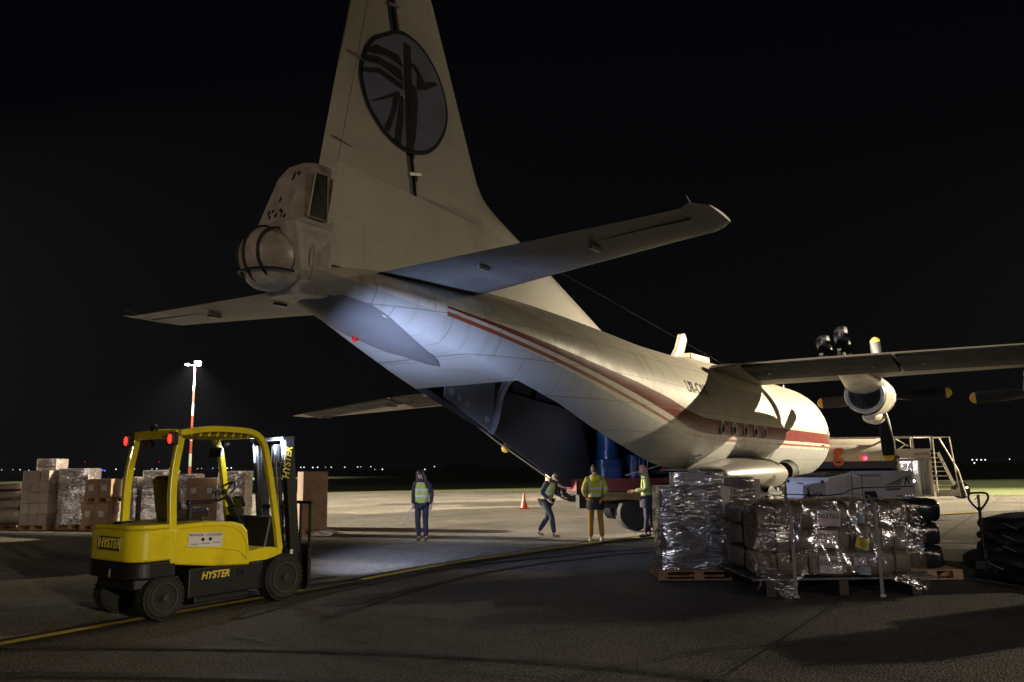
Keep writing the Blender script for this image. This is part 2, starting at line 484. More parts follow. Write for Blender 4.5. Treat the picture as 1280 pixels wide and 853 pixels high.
# sealed joints between the paving strips, and tyre marks
JD = Vector((.56, .83)); JN = Vector((JD.y, -JD.x))
for k in range(-4, 5):
    o_ = Vector((1.5, 6.5)) + JN * 6.2 * k
    marking('paving_joint', [tuple(o_ + JD * t + JN * random.uniform(-.02, .02)) for t in range(-14, 46, 4)], 0.03, 0.001, M['tar'])
for k in range(1, 9):
    o_ = Vector((-3, 2.0)) + JD * 7.3 * k
    marking('paving_joint', [tuple(o_ + JN * t + JD * random.uniform(-.02, .02)) for t in range(-30, 31, 5)], 0.022, 0.0025, M['tar'])
M['skid'] = mat('tyre_mark_rubber', (0.05, 0.046, 0.04), 0.6, var=.3, scale=3, dirt=(.12, .11, .095), dscale=5, damt=.9)
for off in (0, 1.05):
    marking('tyre_mark', smooth_path([(-3.2 + off, 9.6), (-2.4 + off, 11.8), (-.9 + off, 14.3), (2.0 + off, 16.6), (5.5, 18.4 - off)]), .13, 0.0035, M['skid'])
    marking('tyre_mark', smooth_path([(-9 , 6.1 + off), (-6.5, 7.0 + off), (-3.0, 7.0 + off), (.5, 6.2 + off), (3.6, 4.4 + off)]), .12, 0.0035, M['skid'])
# cracks in the foreground paving
random.seed(3)
for cpts in ([(-2.9, 8.6), (-1.9, 7.9), (-0.9, 7.2), (0.3, 6.7), (1.6, 6.0)], [(0.3, 6.7), (1.6, 7.6), (3.4, 8.4)], [(-5.5, 6.2), (-3.2, 5.5), (-1.0, 5.1)]):
    pp = []
    for a, c in zip(cpts, cpts[1:]):
        for k in range(9):
            t = k / 9
            pp.append((a[0] + (c[0] - a[0]) * t + random.uniform(-.03, .03), a[1] + (c[1] - a[1]) * t + random.uniform(-.03, .03)))
    marking('paving_crack', pp, 0.028, 0.0, M['tar'])

# ------------------------------------------------------------------ the cargo aircraft (local: x aft from the nose, y starboard, z up)
AX0, AY0, ATH = 14.035, 38.84, radians(33.264)
plane = empty('cargo_aircraft', (AX0, AY0, 0), atan2(-cos(ATH), -sin(ATH)), 'cream and grey four engined cargo aircraft with raised tail and open rear hold', 'aircraft')

ZT = [(0, 2.95), (0.5, 3.45), (1.2, 3.9), (2.2, 4.35), (3.4, 4.85), (4.6, 5.02), (20, 5.03), (24, 5.17), (27, 5.22), (30, 5.1), (32.1, 4.9)]
ZB = [(0, 2.2), (0.5, 1.75), (1.2, 1.4), (2.2, 1.15), (3.6, 1.0), (18.0, 1.0), (20.0, 1.05), (21.5, 1.22), (23.2, 1.65), (24.7, 2.05), (27.5, 2.98), (29.3, 3.62), (30.8, 4.13), (31.5, 4.33), (32.1, 4.45)]
WW = [(0, 0.35), (0.5, 0.95), (1.2, 1.32), (2.2, 1.66), (3.4, 1.92), (4.6, 2.03), (6, 2.05), (21, 2.05), (24, 1.96), (26, 1.84), (28, 1.55), (29.5, 1.2), (30.8, 0.8), (31.5, 0.58), (32.1, 0.42)]


def sec(X):
    zt, zb, w = slerp(ZT, X), slerp(ZB, X), slerp(WW, X)
    return (zt + zb) / 2, (zt - zb) / 2, w


def sidey(X, z):
    c, b, w = sec(X)
    k = max(-1, min(1, (z - c) / b))
    return w * sqrt(1 - k * k)


def band_z(tab, X): return lerp(tab, X)


B_TOP = [(0, 2.93), (17, 2.93), (19.2, 2.95), (20.4, 3.08), (21.6, 3.33), (23.4, 3.60), (25.5, 3.86), (28, 4.24), (29.5, 4.47)]
B_BOT = [(0, 2.52), (17, 2.52), (19.2, 2.54), (20.4, 2.66), (21.6, 2.93), (23.4, 3.30), (25.5, 3.68), (28, 4.15), (29.5, 4.44)]
T_TOP = [(0, 2.42), (17, 2.43), (19.2, 2.45), (20.4, 2.56), (21.6, 2.80), (23.4, 3.17), (25.5, 3.58), (28, 4.08), (29.5, 4.38)]
G_TOP = [(0, 2.26), (17, 2.28), (19.2, 2.30), (20.4, 2.40), (21.6, 2.62), (23.4, 2.98), (25.5, 3.44), (28, 4.0), (29.5, 4.30), (31.0, 4.62), (32.1, 4.8)]


def fuselage_mat():
    m, nt, b = newmat('aircraft_livery')
    N, L = nt.nodes, nt.links
    tc = N.new('ShaderNodeTexCoord'); sp = N.new('ShaderNodeSeparateXYZ'); L.new(tc.outputs['Object'], sp.inputs[0])

    def curve(tab):
        fc = N.new('ShaderNodeFloatCurve')
        mr = N.new('ShaderNodeMath'); mr.operation = 'DIVIDE'; mr.inputs[1].default_value = 33.0
        L.new(sp.outputs['X'], mr.inputs[0]); L.new(mr.outputs[0], fc.inputs['Value'])
        c = fc.mapping.curves[0]
        pts = [(x / 33.0, z / 6.0) for x, z in tab]
        if pts[-1][0] < 1: pts.append((1.0, pts[-1][1]))
        c.points[0].location = pts[0]; c.points[1].location = pts[-1]
        for p in pts[1:-1]: c.points.new(*p)
        for p in c.points: p.handle_type = 'VECTOR'
        fc.mapping.update()
        ml = N.new('ShaderNodeMath'); ml.operation = 'MULTIPLY'; ml.inputs[1].default_value = 6.0
        L.new(fc.outputs[0], ml.inputs[0]); return ml.outputs[0]

    def math_(op, a, c):
        n = N.new('ShaderNodeMath'); n.operation = op
        for i, x in enumerate((a, c)):
            if isinstance(x, (int, float)): n.inputs[i].default_value = x
            else: L.new(x, n.inputs[i])
        return n.outputs[0]
    bt, bb, tt, gt = curve(B_TOP), curve(B_BOT), curve(T_TOP), curve(G_TOP)
    z = sp.outputs['Z']
    aft = math_('LESS_THAN', sp.outputs['X'], 29.45)
    band = math_('MULTIPLY', math_('MULTIPLY', math_('LESS_THAN', z, bt), math_('GREATER_THAN', z, bb)), aft)
    thin = math_('MULTIPLY', math_('MULTIPLY', math_('LESS_THAN', z, tt), math_('GREATER_THAN', z, math_('SUBTRACT', tt, 0.075))), aft)
    grey = math_('LESS_THAN', z, gt)
    n1 = N.new('ShaderNodeTexNoise'); n1.inputs['Scale'].default_value = 1.1; n1.inputs['Detail'].default_value = 8; n1.inputs['Roughness'].default_value = 0.7
    L.new(tc.outputs['Object'], n1.inputs['Vector'])
    r1 = N.new('ShaderNodeMapRange'); r1.inputs['From Min'].default_value = 0.45; r1.inputs['From Max'].default_value = 0.75; r1.inputs['To Max'].default_value = 0.45
    L.new(n1.outputs['Fac'], r1.inputs['Value'])
    # panel seams: hoops along x, stringers round the body
    br = N.new('ShaderNodeTexBrick'); br.inputs['Scale'].default_value = 1.0; br.inputs['Mortar Size'].default_value = 0.009; br.inputs['Brick Width'].default_value = 1.1; br.inputs['Row Height'].default_value = 0.62
    br.offset = 0.35
    cb = N.new('ShaderNodeCombineXYZ'); L.new(sp.outputs['X'], cb.inputs['X']); L.new(z, cb.inputs['Y'])
    L.new(cb.outputs[0], br.inputs['Vector'])
    seam = br.outputs['Fac']

    def mix(f, a, c):
        n = N.new('ShaderNodeMix'); n.data_type = 'RGBA'
        if isinstance(f, float): n.inputs['Factor'].default_value = f
        else: L.new(f, n.inputs['Factor'])
        for k, x in (('A', a), ('B', c)):
            if isinstance(x, tuple): n.inputs[k].default_value = x + (1,)
            else: L.new(x, n.inputs[k])
        return n.outputs['Result']
    col = mix(grey, (0.50, 0.475, 0.40), (0.30, 0.31, 0.31))
    col = mix(r1.outputs['Result'], col, (0.27, 0.25, 0.20))
    ns = N.new('ShaderNodeTexNoise'); ns.inputs['Scale'].default_value = 1.0; ns.inputs['Detail'].default_value = 5
    mps = N.new('ShaderNodeMapping'); mps.inputs['Scale'].default_value = (5.0, 1.0, 0.55)
    L.new(tc.outputs['Object'], mps.inputs['Vector']); L.new(mps.outputs['Vector'], ns.inputs['Vector'])
    rs = N.new('ShaderNodeMapRange'); rs.inputs['From Min'].default_value = 0.52; rs.inputs['From Max'].default_value = 0.78; rs.inputs['To Max'].default_value = 0.5
    L.new(ns.outputs['Fac'], rs.inputs['Value'])
    col = mix(rs.outputs['Result'], col, (0.20, 0.175, 0.13))
    col = mix(band, col, (0.13, 0.014, 0.008))
    col = mix(thin, col, (0.19, 0.045, 0.02))
    col = mix(math_('MULTIPLY', seam, 0.6), col, (0.09, 0.08, 0.07))
    sl = math_('SUBTRACT', 0.5, math_('MULTIPLY', band, 0.4)); L.new(sl, b.inputs['Specular IOR Level'])
    L.new(col, b.inputs['Base Color'])
    b.inputs['Roughness'].default_value = 0.36
    rr = N.new('ShaderNodeMapRange'); rr.inputs['From Min'].default_value = 0.3; rr.inputs['From Max'].default_value = 0.7; rr.inputs['To Min'].default_value = 0.30; rr.inputs['To Max'].default_value = 0.46
    L.new(n1.outputs['Fac'], rr.inputs['Value']); L.new(rr.outputs['Result'], b.inputs['Roughness'])
    n3 = N.new('ShaderNodeTexNoise'); n3.inputs['Scale'].default_value = 1.6; n3.inputs['Detail'].default_value = 2
    L.new(tc.outputs['Object'], n3.inputs['Vector'])
    bp = N.new('ShaderNodeBump'); bp.inputs['Strength'].default_value = 0.35; bp.inputs['Distance'].default_value = 0.03
    sb = math_('SUBTRACT', n3.outputs['Fac'], math_('MULTIPLY', seam, 0.12))
    L.new(sb, bp.inputs['Height']); L.new(bp.outputs['Normal'], b.inputs['Normal'])
    return m


M['livery'] = fuselage_mat()

# fuselage shell: columns round the section split at the cargo opening's edge y = +-EDGE
EDGE = 1.42
OPEN0, OPEN1 = 19.4, 27.35
Xs = [0, .15, .3, .5, .8, 1.2, 1.7, 2.2, 2.8, 3.4, 4, 4.6, 5.2, 6] + [7 + i for i in range(12)] + [18.5, 19, OPEN0] + [19.9, 20.4, 21, 21.5, 22, 22.5, 23, 23.5, 24, 24.5, 25, 25.5, 26, 26.5, 27, OPEN1] + [27.8, 28.3, 28.8, 29.3, 29.8, 30.3, 30.8, 31.2, 31.6, 32.1]
NS, NBm = 20, 8


def flat(X): return lerp([(25.5, 0), (26.6, 1), (28.6, 1), (31.0, .35), (32, .2)], X)


def bellyz(X, y):
    c, b, w = sec(X)
    e = min(EDGE, w * .766) if w > EDGE * .9 else w * .73
    zr = c - b * sqrt(max(0, 1 - (y / w) ** 2)); ze = c - b * sqrt(1 - (e / w) ** 2)
    return zr + (ze - zr) * flat(X) if abs(y) < e else zr


def ring(X, inset=0.0):
    c, b, w = sec(X); b -= inset; w -= inset
    th0 = pi - math.asin(min(EDGE / w, sin(radians(50)))) if w > EDGE * 0.9 else pi * 0.74
    ths = [th0 * k / NS for k in range(NS)] + [th0 + (pi - th0) * k / NBm for k in range(NBm + 1)]
    R = [(X, w * sin(t), c + b * cos(t)) for t in ths]
    fl = flat(X)
    R = R[:NS] + [(X, y, z + (R[NS][2] - z) * fl) for (X_, y, z) in R[NS:]]
    Lh = [(X, -y, z) for (_, y, z) in R[1:-1]][::-1]
    return R + Lh           # starboard top->bottom, then port bottom->top


def shell(b, X_list, inset, mi, skip):
    rings = [ring(X, inset) for X in X_list]; n = len(rings[0])
    vs = [v for r in rings for v in r]; fs = []
    for i in range(len(rings) - 1):
        mid = (X_list[i] + X_list[i + 1]) / 2
        for k in range(n):
            bottom = NS <= k < n - NS
            if bottom and skip and OPEN0 < mid < OPEN1: continue
            k2 = (k + 1) % n
            fs.append((i * n + k, (i + 1) * n + k, (i + 1) * n + k2, i * n + k2))
    b.add(vs, fs, mi)
    return rings, n


b = MB()
rings, n = shell(b, Xs, 0, 0, True)
b.add([rings[0][k] for k in range(n)], [tuple(range(n))])
b.add([rings[-1][k] for k in range(n)], [tuple(range(n))])
fus = b.build('fuselage', [M['livery']], plane, smooth=True, autosmooth=50)
# inner lining of the hold, floor and rim round the opening
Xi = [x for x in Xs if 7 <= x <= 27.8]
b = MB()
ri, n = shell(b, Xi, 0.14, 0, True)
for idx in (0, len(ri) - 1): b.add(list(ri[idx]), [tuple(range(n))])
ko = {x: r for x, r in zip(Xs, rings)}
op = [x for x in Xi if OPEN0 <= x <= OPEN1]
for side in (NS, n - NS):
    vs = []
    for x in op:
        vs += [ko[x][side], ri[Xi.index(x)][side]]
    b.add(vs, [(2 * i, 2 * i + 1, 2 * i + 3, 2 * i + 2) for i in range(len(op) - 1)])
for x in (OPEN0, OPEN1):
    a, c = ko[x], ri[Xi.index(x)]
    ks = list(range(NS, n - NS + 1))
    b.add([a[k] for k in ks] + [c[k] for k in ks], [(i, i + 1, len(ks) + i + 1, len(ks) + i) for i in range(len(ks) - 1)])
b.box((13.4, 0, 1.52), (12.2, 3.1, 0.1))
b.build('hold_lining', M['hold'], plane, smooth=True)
# frames inside the hold (ribs)
for X in (20.6, 21.8, 23.0, 24.2, 25.4):
    b = MB(); c, bb, w = sec(X)
    pts = [(X, (w - .22) * sin(t), c + (bb - .22) * cos(t)) for t in [radians(a) for a in range(-122, 123, 12)]]
    b.tube(pts, 0.05, sq=(0.10, 0.12)); b.build('hold_frame', M['hold'], plane)
# lit edge frame at the rear of the opening, side beam with lightening holes, folded rear door leaf
M['door_blue'] = mat('hold_door_paint', (0.23, 0.25, 0.30), 0.55, var=0.12, scale=3, dirt=(0.10, 0.11, 0.13), dscale=3, damt=0.5, bump=0.05)
b = MB()
X = 26.1; c, bb, w = sec(X)
arc = []
for a in range(-128, -8, 6):
    t = radians(a)
arc = curve_pts([(25.95, 1.35, 3.46), (25.91, 1.1, 3.62), (25.90, .6, 3.70), (25.61, 0, 3.64), (25.1, -.6, 3.42), (24.68, -1.0, 3.07), (24.49, -1.2, 2.81), (24.50, -1.35, 2.50)])
b.tube(arc, 0.05, sq=(0.10, 0.16)); b.build('rear_hold_frame', M['door_blue'], plane)
b = MB()
p0, p1 = Vector((26.35, -1.32, 3.24)), Vector((24.5, -1.32, 2.50))
d = (p1 - p0); up = Vector((0, 0.02, 0.42))
b.add([tuple(p0), tuple(p1), tuple(p1 + up), tuple(p0 + up * 1.1), tuple(p0 + Vector((0, .04, 0))), tuple(p1 + Vector((0, .04, 0))), tuple(p1 + up + Vector((0, .04, 0))), tuple(p0 + up * 1.1 + Vector((0, .04, 0)))],
      [(0, 1, 2, 3), (4, 7, 6, 5), (0, 4, 5, 1), (1, 5, 6, 2), (2, 6, 7, 3), (3, 7, 4, 0)])
beam = b.build('side_beam', M['door_blue'], plane)
for t in (0.12, 0.28, 0.44, 0.86):
    q = p0 + d * t + up * 0.52
    h = MB(); h.lathe([(-0.01, 0.075), (0.012, 0.075)], 'Y', (q.x, q.y + 0.045, q.z), n=14); h.build('lightening_hole', M['grey_white'], beam)
b = MB(); b.prism([(25.60, 3.80), (24.40, 4.0), (24.52, 2.62), (26.1, 3.30)], 'Y', -1.33, -1.27); b.build('folded_door_leaf', M['door_blue'], plane)
b = MB(); b.tube([(26.9, -1.45, 3.50), (26.46, -1.45, 3.33), (24.14, -1.45, 2.32), (21.08, -1.45, 1.16), (19.9, -1.45, .98)], 0.018, n=6)
b.build('door_edge_seal', M['steel'], plane)

# ---- port rear cargo door leaf hanging along the far side
b = MB()
pp = [(25.0, 2.74), (24.6, 3.6), (20.0, 3.2), (19.5, 1.5), (19.7, 1.0), (21.08, 1.17)]
b.prism(pp, 'Y', -1.40, -1.34)
b.build('port_cargo_door', M['hold'], plane)

# ---- belly fairing under the tail (flat oval blister) and red beacon
b = MB()
c0 = 29.3
P = []
for i in range(15):
    u = i / 14; X = 28.3 + 3.5 * u
    c, bb, w = sec(X); hw = min(0.66, .80 * w) * max(0.02, (min(1, u / .55) ** .62) * (1 - max(0, (u - .85) / .15) ** 2 * .9))
    row = []
    for j in range(11):
        y = hw * (j / 5 - 1) + .12 * (1 - u)
        zz = bellyz(X, y) - 0.05 * (1 - (j / 5 - 1) ** 4) * (1 if 0 < i < 14 else 0)
        row.append((X, y, zz - 0.005))
    P.append(row)
b.grid(P, 15, 11); b.build('belly_fairing', mat('belly_grey', (0.12, 0.122, 0.13), 0.45, var=.1, scale=2, dirt=(.1, .1, .1), dscale=2, damt=.5), plane, smooth=True)
b = MB(); b.lathe([(0, 0.06), (-0.04, 0.06), (-0.08, 0.04), (-0.1, 0)], 'Z', (30.1, -.35, bellyz(30.1, -.35) - .03), n=12)
b.build('belly_beacon', mat('red_beacon_glass', (0.45, 0.01, 0.01), 0.25), plane)

# ---- fin
LE = [(4.9, 20.1), (5.07, 20.67), (6.0, 23.1), (6.81, 25.27), (7.05, 25.95), (7.28, 26.5), (7.6, 26.85), (8.2, 27.15), (11.17, 28.52), (11.95, 29.0)]
HG = [(4.9, 28.72), (6.65, 29.06), (10.5, 29.80), (11.95, 30.1)]
TE = [(4.9, 31.75), (6.6, 31.38), (9.99, 30.74), (11.95, 30.42)]


def half(X, z):
    le, te = slerp(LE, z), lerp(TE, z)
    s = max(0.0, min(1.0, (X - le) / (te - le)))
    main = 0.30 if z > 7 else 0.30 - 0.04 * (7 - z)
    t = main * (1.0 - 0.04 * (z - 7)) * 1.55 * (sqrt(s) * 0.85 - 0.35 * s - 0.5 * s * s) * 1.25
    if z < 6.66:
        t += (0.46) * max(0, (s - 0.25) / 0.75) ** 1.1
    else: t += 0.02 * s
    return max(t, 0.012)


def fin_part(name, z_list, xa, xb, nx, m, parent, cap_top=False):
    b = MB(); rows = []
    for z in z_list:
        a, c = xa(z), xb(z)
        xs = [a + (c - a) * (k / nx) for k in range(nx + 1)]
        row = [(x, half(x, z), z) for x in xs] + [(x, -half(x, z), z) for x in reversed(xs)]
        rows.append(row)
    nn = len(rows[0])
    vs = [v for r in rows for v in r]; fs = []
    for i in range(len(rows) - 1):
        for k in range(nn):
            k2 = (k + 1) % nn
            fs.append((i * nn + k, i * nn + k2, (i + 1) * nn + k2, (i + 1) * nn + k))
    fs.append(tuple(range(nn))); fs.append(tuple((len(rows) - 1) * nn + k for k in range(nn - 1, -1, -1)))
    b.add(vs, fs)
    return b.build(name, m, parent, smooth=True, autosmooth=35)


zs_low = [4.9, 5.1, 5.4, 5.8, 6.2, 6.5, 6.64]
fin_part('tail_fairing', zs_low, lambda z: slerp(LE, z), lambda z: lerp(TE, z), 26, M['fin_cream'], plane)
zs = [6.641, 6.81, 6.95, 7.1, 7.28, 7.45, 7.7, 8.2, 9, 10, 11, 11.7, 11.95]
fin_part('fin', zs, lambda z: slerp(LE, z), lambda z: lerp(HG, z) - 0.10, 20, M['fin_cream'], plane)
zs = [6.66, 7.2, 8, 9, 10, 11, 11.8]
rud = fin_part('rudder', zs, lambda z: lerp(HG, z) + 0.16, lambda z: lerp(TE, z) - 0.34, 14, M['fin_cream'], plane)
fin_part('trim_tab', zs, lambda z: lerp(TE, z) - 0.325, lambda z: lerp(TE, z), 4, M['fin_cream'], rud)
b = MB()
rows = []
for z in zs:
    a = lerp(HG, z); h = half(a, z) - 0.05
    rows.append([(a - .13, h, z), (a + .20, h - .02, z), (a + .20, -h + .02, z), (a - .13, -h, z)])
b.grid([r + [r[0]] for r in rows], len(rows), 5); b.build('rudder_hinge_gap', M['dark'], plane)
for z in (7.18, 8.62, 10.35, 11.4):
    a = lerp(HG, z); h = half(a, z)
    b = MB(); b.box((a - 0.03, 0, z), (0.34, 2 * h + 0.05, 0.06), rot=(0, 0.25, 0)); b.build('rudder_hinge', M['steel'], rud)
for z in (7.25, 8.95):
    a = lerp(TE, z) - 0.32; h = half(a, z) + 0.03
    b = MB(); b.tube([(a - .28, h - .01, z - .03), (a, h, z), (a + .22, h * .6, z + .03)], 0.011, n=6); b.build('tab_actuator', M['steel'], rud)


# ---- tail emblem on the starboard side of fin and rudder
def on_fin(poly, lift, fill=True):
    return [(x, half(x, z) + lift, z) for x, z in poly]


def decal(name, poly, lift, m, parent, step=0.12):
    """flat-pattern polygon cut into a fine grid and laid on the fin surface"""
    bm = bmesh.new()
    f = bm.faces.new([bm.verts.new((x, 0, z)) for x, z in poly])
    bmesh.ops.triangulate(bm, faces=[f])
    xs = [p[0] for p in poly]; zz = [p[1] for p in poly]
    x = min(xs) + step
    while x < max(xs):
        bmesh.ops.bisect_plane(bm, geom=bm.verts[:] + bm.edges[:] + bm.faces[:], plane_co=(x, 0, 0), plane_no=(1, 0, 0)); x += step
    z = min(zz) + step
    while z < max(zz):
        bmesh.ops.bisect_plane(bm, geom=bm.verts[:] + bm.edges[:] + bm.faces[:], plane_co=(0, 0, z), plane_no=(0, 0, 1)); z += step
    for v in bm.verts: v.co.y = half(v.co.x, v.co.z) + lift
    bmesh.ops.recalc_face_normals(bm, faces=bm.faces)
    me = bpy.data.meshes.new(name); bm.to_mesh(me); bm.free(); me.materials.append(m)
    o = bpy.data.objects.new(name, me); COL.objects.link(o); o.parent = parent
    return o


disc = [(29.95, 9.71), (30.28, 9.47), (30.47, 9.15), (30.58, 8.67), (30.43, 8.16), (30.2, 7.88), (29.89, 7.66), (29.45, 7.54), (28.96, 7.62), (28.58, 7.85), (28.28, 8.23), (28.14, 8.6), (28.14, 8.95), (28.3, 9.33), (28.59, 9.64), (29.0, 9.87), (29.45, 9.93), (29.75, 9.84)]


def smooth_loop(poly, n=4):
    out = []; N_ = len(poly)
    for i in range(N_):
        p0, p1, p2, p3 = [Vector(poly[(i + k) % N_]) for k in (-1, 0, 1, 2)]
        for k in range(n):
            t = k / n
            out.append(tuple(0.5 * ((2 * p1) + (-p0 + p2) * t + (2 * p0 - 5 * p1 + 4 * p2 - p3) * t * t + (-p0 + 3 * p1 - 3 * p2 + p3) * t ** 3)))
    return out


dl = smooth_loop(disc)
cx, cz = 29.36, 8.75
embl = decal('tail_emblem', dl, 0.012, M['logo_ink'], plane)
embl['label'] = 'round blue grey emblem with dark fan lines on the fin'
decal('emblem_disc', [(cx + (x - cx) * .93, cz + (z - cz) * .93) for x, z in dl], 0.022, M['logo_disc'], embl)
inks = [
    [(29.47, 9.36), (29.17, 9.37), (29.02, 9.26), (29.0, 9.08), (28.6, 9.27), (28.48, 9.25), (28.84, 9.0), (29.11, 8.88), (29.12, 9.22), (29.24, 9.30), (29.44, 9.30)],
    [(29.38, 8.95), (29.16, 8.92), (29.10, 8.66), (29.12, 8.24), (29.17, 7.82), (29.24, 7.6), (29.34, 7.6), (29.28, 8.2), (29.24, 8.62), (29.33, 8.80)],
    [(30.45, 9.17), (30.19, 9.35), (29.64, 9.38), (29.50, 9.19), (29.92, 9.23), (30.42, 9.12)],
    [(30.52, 9.02), (30.19, 9.13), (29.56, 9.10), (29.50, 8.88), (30.05, 9.00), (30.50, 8.92)],
    [(30.50, 8.78), (30.12, 8.92), (29.52, 8.84), (29.50, 8.72), (30.12, 8.82), (30.50, 8.70)],
    [(30.36, 8.18), (29.63, 8.66), (29.58, 8.60), (30.1, 8.30)],
    [(29.75, 8.56), (29.60, 8.60), (29.68, 8.25), (29.86, 7.76), (29.98, 7.83), (29.8, 8.21)],
    [(29.58, 8.59), (29.50, 8.62), (29.49, 8.12), (29.56, 7.62), (29.72, 7.68), (29.61, 8.13)],
    [(29.50, 9.7), (29.32, 9.7), (29.26, 8.9), (29.22, 7.7), (29.40, 7.62), (29.44, 8.6)]]
for p in inks: decal('emblem_line', p, 0.032, M['logo_ink'], embl)

# ---- gunner's cabin and turret at the end of the fuselage
b = MB()
# cross sections looking forward: (x, half width, z)
lo, hi = [], []
prof = [  # z, x_front, x_rear, half width front, half width rear
    (4.35, 31.5, 32.1, 0.42, 0.32), (4.7, 31.5, 32.2, 0.50, 0.42), (5.28, 31.5, 32.32, 0.49, 0.44), (5.42, 31.5, 32.36, 0.48, 0.44),
    (5.45, 31.45, 32.28, 0.47, 0.42), (6.28, 31.40, 32.02, 0.40, 0.29), (6.52, 31.36, 31.86, 0.33, 0.22), (6.60, 31.34, 31.7, 0.22, 0.14)]
vs = []
for z, xf, xr, wf, wr in prof:
    vs += [(xf, -wf, z), (xr - .08, -wr - .03, z), (xr, -wr + .06, z), (xr, wr - .06, z), (xr - .08, wr + .03, z), (xf, wf, z)]
fs = []
for i in range(len(prof) - 1):
    for k in range(6):
        k2 = (k + 1) % 6
        fs.append((i * 6 + k, i * 6 + k2, (i + 1) * 6 + k2, (i + 1) * 6 + k))
fs += [tuple(range(6)), tuple((len(prof) - 1) * 6 + k for k in range(6))]
b.add(vs, fs)
cab = b.build('gunner_cabin', M['turret'], plane, bevel=0.035, seg=3)
for s in (1, -1):
    b = MB()
    quad = [(32.0, .447, 5.55), (31.62, .473, 5.55), (31.55, .40, 6.34), (31.80, .372, 6.34)]
    vs = [(x, s * (y + .012), z) for x, y, z in quad] + [(x, s * (y - .02), z) for x, y, z in quad]
    b.add(vs, [(0, 1, 2, 3), (7, 6, 5, 4), (0, 4, 5, 1), (1, 5, 6, 2), (2, 6, 7, 3), (3, 7, 4, 0)])
    w_ = b.build('cabin_window', mat('painted_over_glass', (0.045, 0.042, 0.032), 0.3, var=0.5, scale=9, dirt=(0.012, 0.012, 0.012), dscale=7, damt=1.0), cab)
    b = MB()
    q = [Vector((x, s * (y + .02), z)) for x, y, z in quad]
    b.tube([q[0], q[1], q[2], q[3], q[0]], 0.018, n=5); b.build('window_frame', M['turret'], w_)
random.seed(11)
for k in range(11):
    z = random.uniform(5.5, 6.3); t = (z - 5.45) / .83
    x = 32.29 - .26 * t; y = random.uniform(-.3, .26)
    b = MB(); pts = []
    a0 = random.uniform(0, 6); s1, s2 = random.uniform(.012, .03), random.uniform(.03, .09)
    for j in range(7):
        a = j / 7 * 2 * pi; r = random.uniform(.6, 1.2)
        pts.append((y + s1 * r * cos(a), z + s2 * r * sin(a)))
    b.prism([p for p in pts], 'X', 0, 0.004)
    b.v = [(32.293 - (p[2] - 5.45) / .83 * .262 + p[0], p[1], p[2]) for p in b.v]
    b.build('paint_chip', M['dark'], cab)
b = MB()
prof_b = [(0.445 * sin(radians(a)), 0.445 * cos(radians(a))) for a in range(-90, 91, 6)]
b.lathe([(z_, r_) for z_, r_ in prof_b], 'Z', (32.34, 0, 4.90), n=32)
tur = b.build('tail_turret', M['turret'], plane, smooth=True)
for (yo, rr_) in ((-0.22, 0.42), (0.24, 0.41), (0.0, 0.475)):
    b = MB(); pts = [(32.34 + rr_ * cos(radians(a)), yo, 4.90 + rr_ * sin(radians(a))) for a in range(-95, 96, 8)]
    b.tube(pts, 0.018, n=6); b.build('turret_rib', M['dark'], tur)
b = MB(); pts = [(32.30 + 0.44 * cos(radians(a)), 0.46 * sin(radians(a)), 4.63) for a in range(-100, 101, 8)]
b.tube(pts, 0.02, n=6); b.build('turret_rib', M['dark'], tur)
b = MB(); pts = [(31.88, 0.47 * sin(radians(a)), 4.92 + 0.50 * cos(radians(a))) for a in range(-180, 181, 10)]
b.tube(pts, 0.045, n=8); b.build('turret_ring', M['turret'], tur)
b = MB(); b.lathe([(0, .44), (-.13, .40), (-.22, .30), (-.26, .15), (-.27, 0)], 'Z', (32.24, 0, 4.66), n=28); b.build('turret_cradle', M['turret'], tur, smooth=True)


# ---- wing-like surfaces
def airfoil(le, te, y, z, th, n=9, camber=0.02):
    ch = te - le; top, bot = [], []
    for k in range(n + 1):
        s = (1 - cos(pi * k / n)) / 2
        t = th * 2.6 * (0.2969 * sqrt(s) - 0.126 * s - 0.3516 * s * s + 0.2843 * s ** 3 - 0.1036 * s ** 4) * ch * 1.9
        cm = camber * 4 * s * (1 - s) * ch
        top.append((le + s * ch, y, z + t * 1.05 + cm)); bot.append((le + s * ch, y, z - t * 0.85 + cm))
    return top + bot[::-1][1:-1]


def surface(name, secs, m, parent):
    b = MB(); rows = [airfoil(*s) for s in secs]; nn = len(rows[0])
    vs = [v for r in rows for v in r]; fs = []
    for i in range(len(rows) - 1):
        for k in range(nn):
            k2 = (k + 1) % nn
            fs.append((i * nn + k, i * nn + k2, (i + 1) * nn + k2, (i + 1) * nn + k))
    fs += [tuple(range(nn)), tuple((len(rows) - 1) * nn + k for k in range(nn - 1, -1, -1))]
    b.add(vs, fs)
    return b.build(name, m, parent, smooth=True, autosmooth=40)


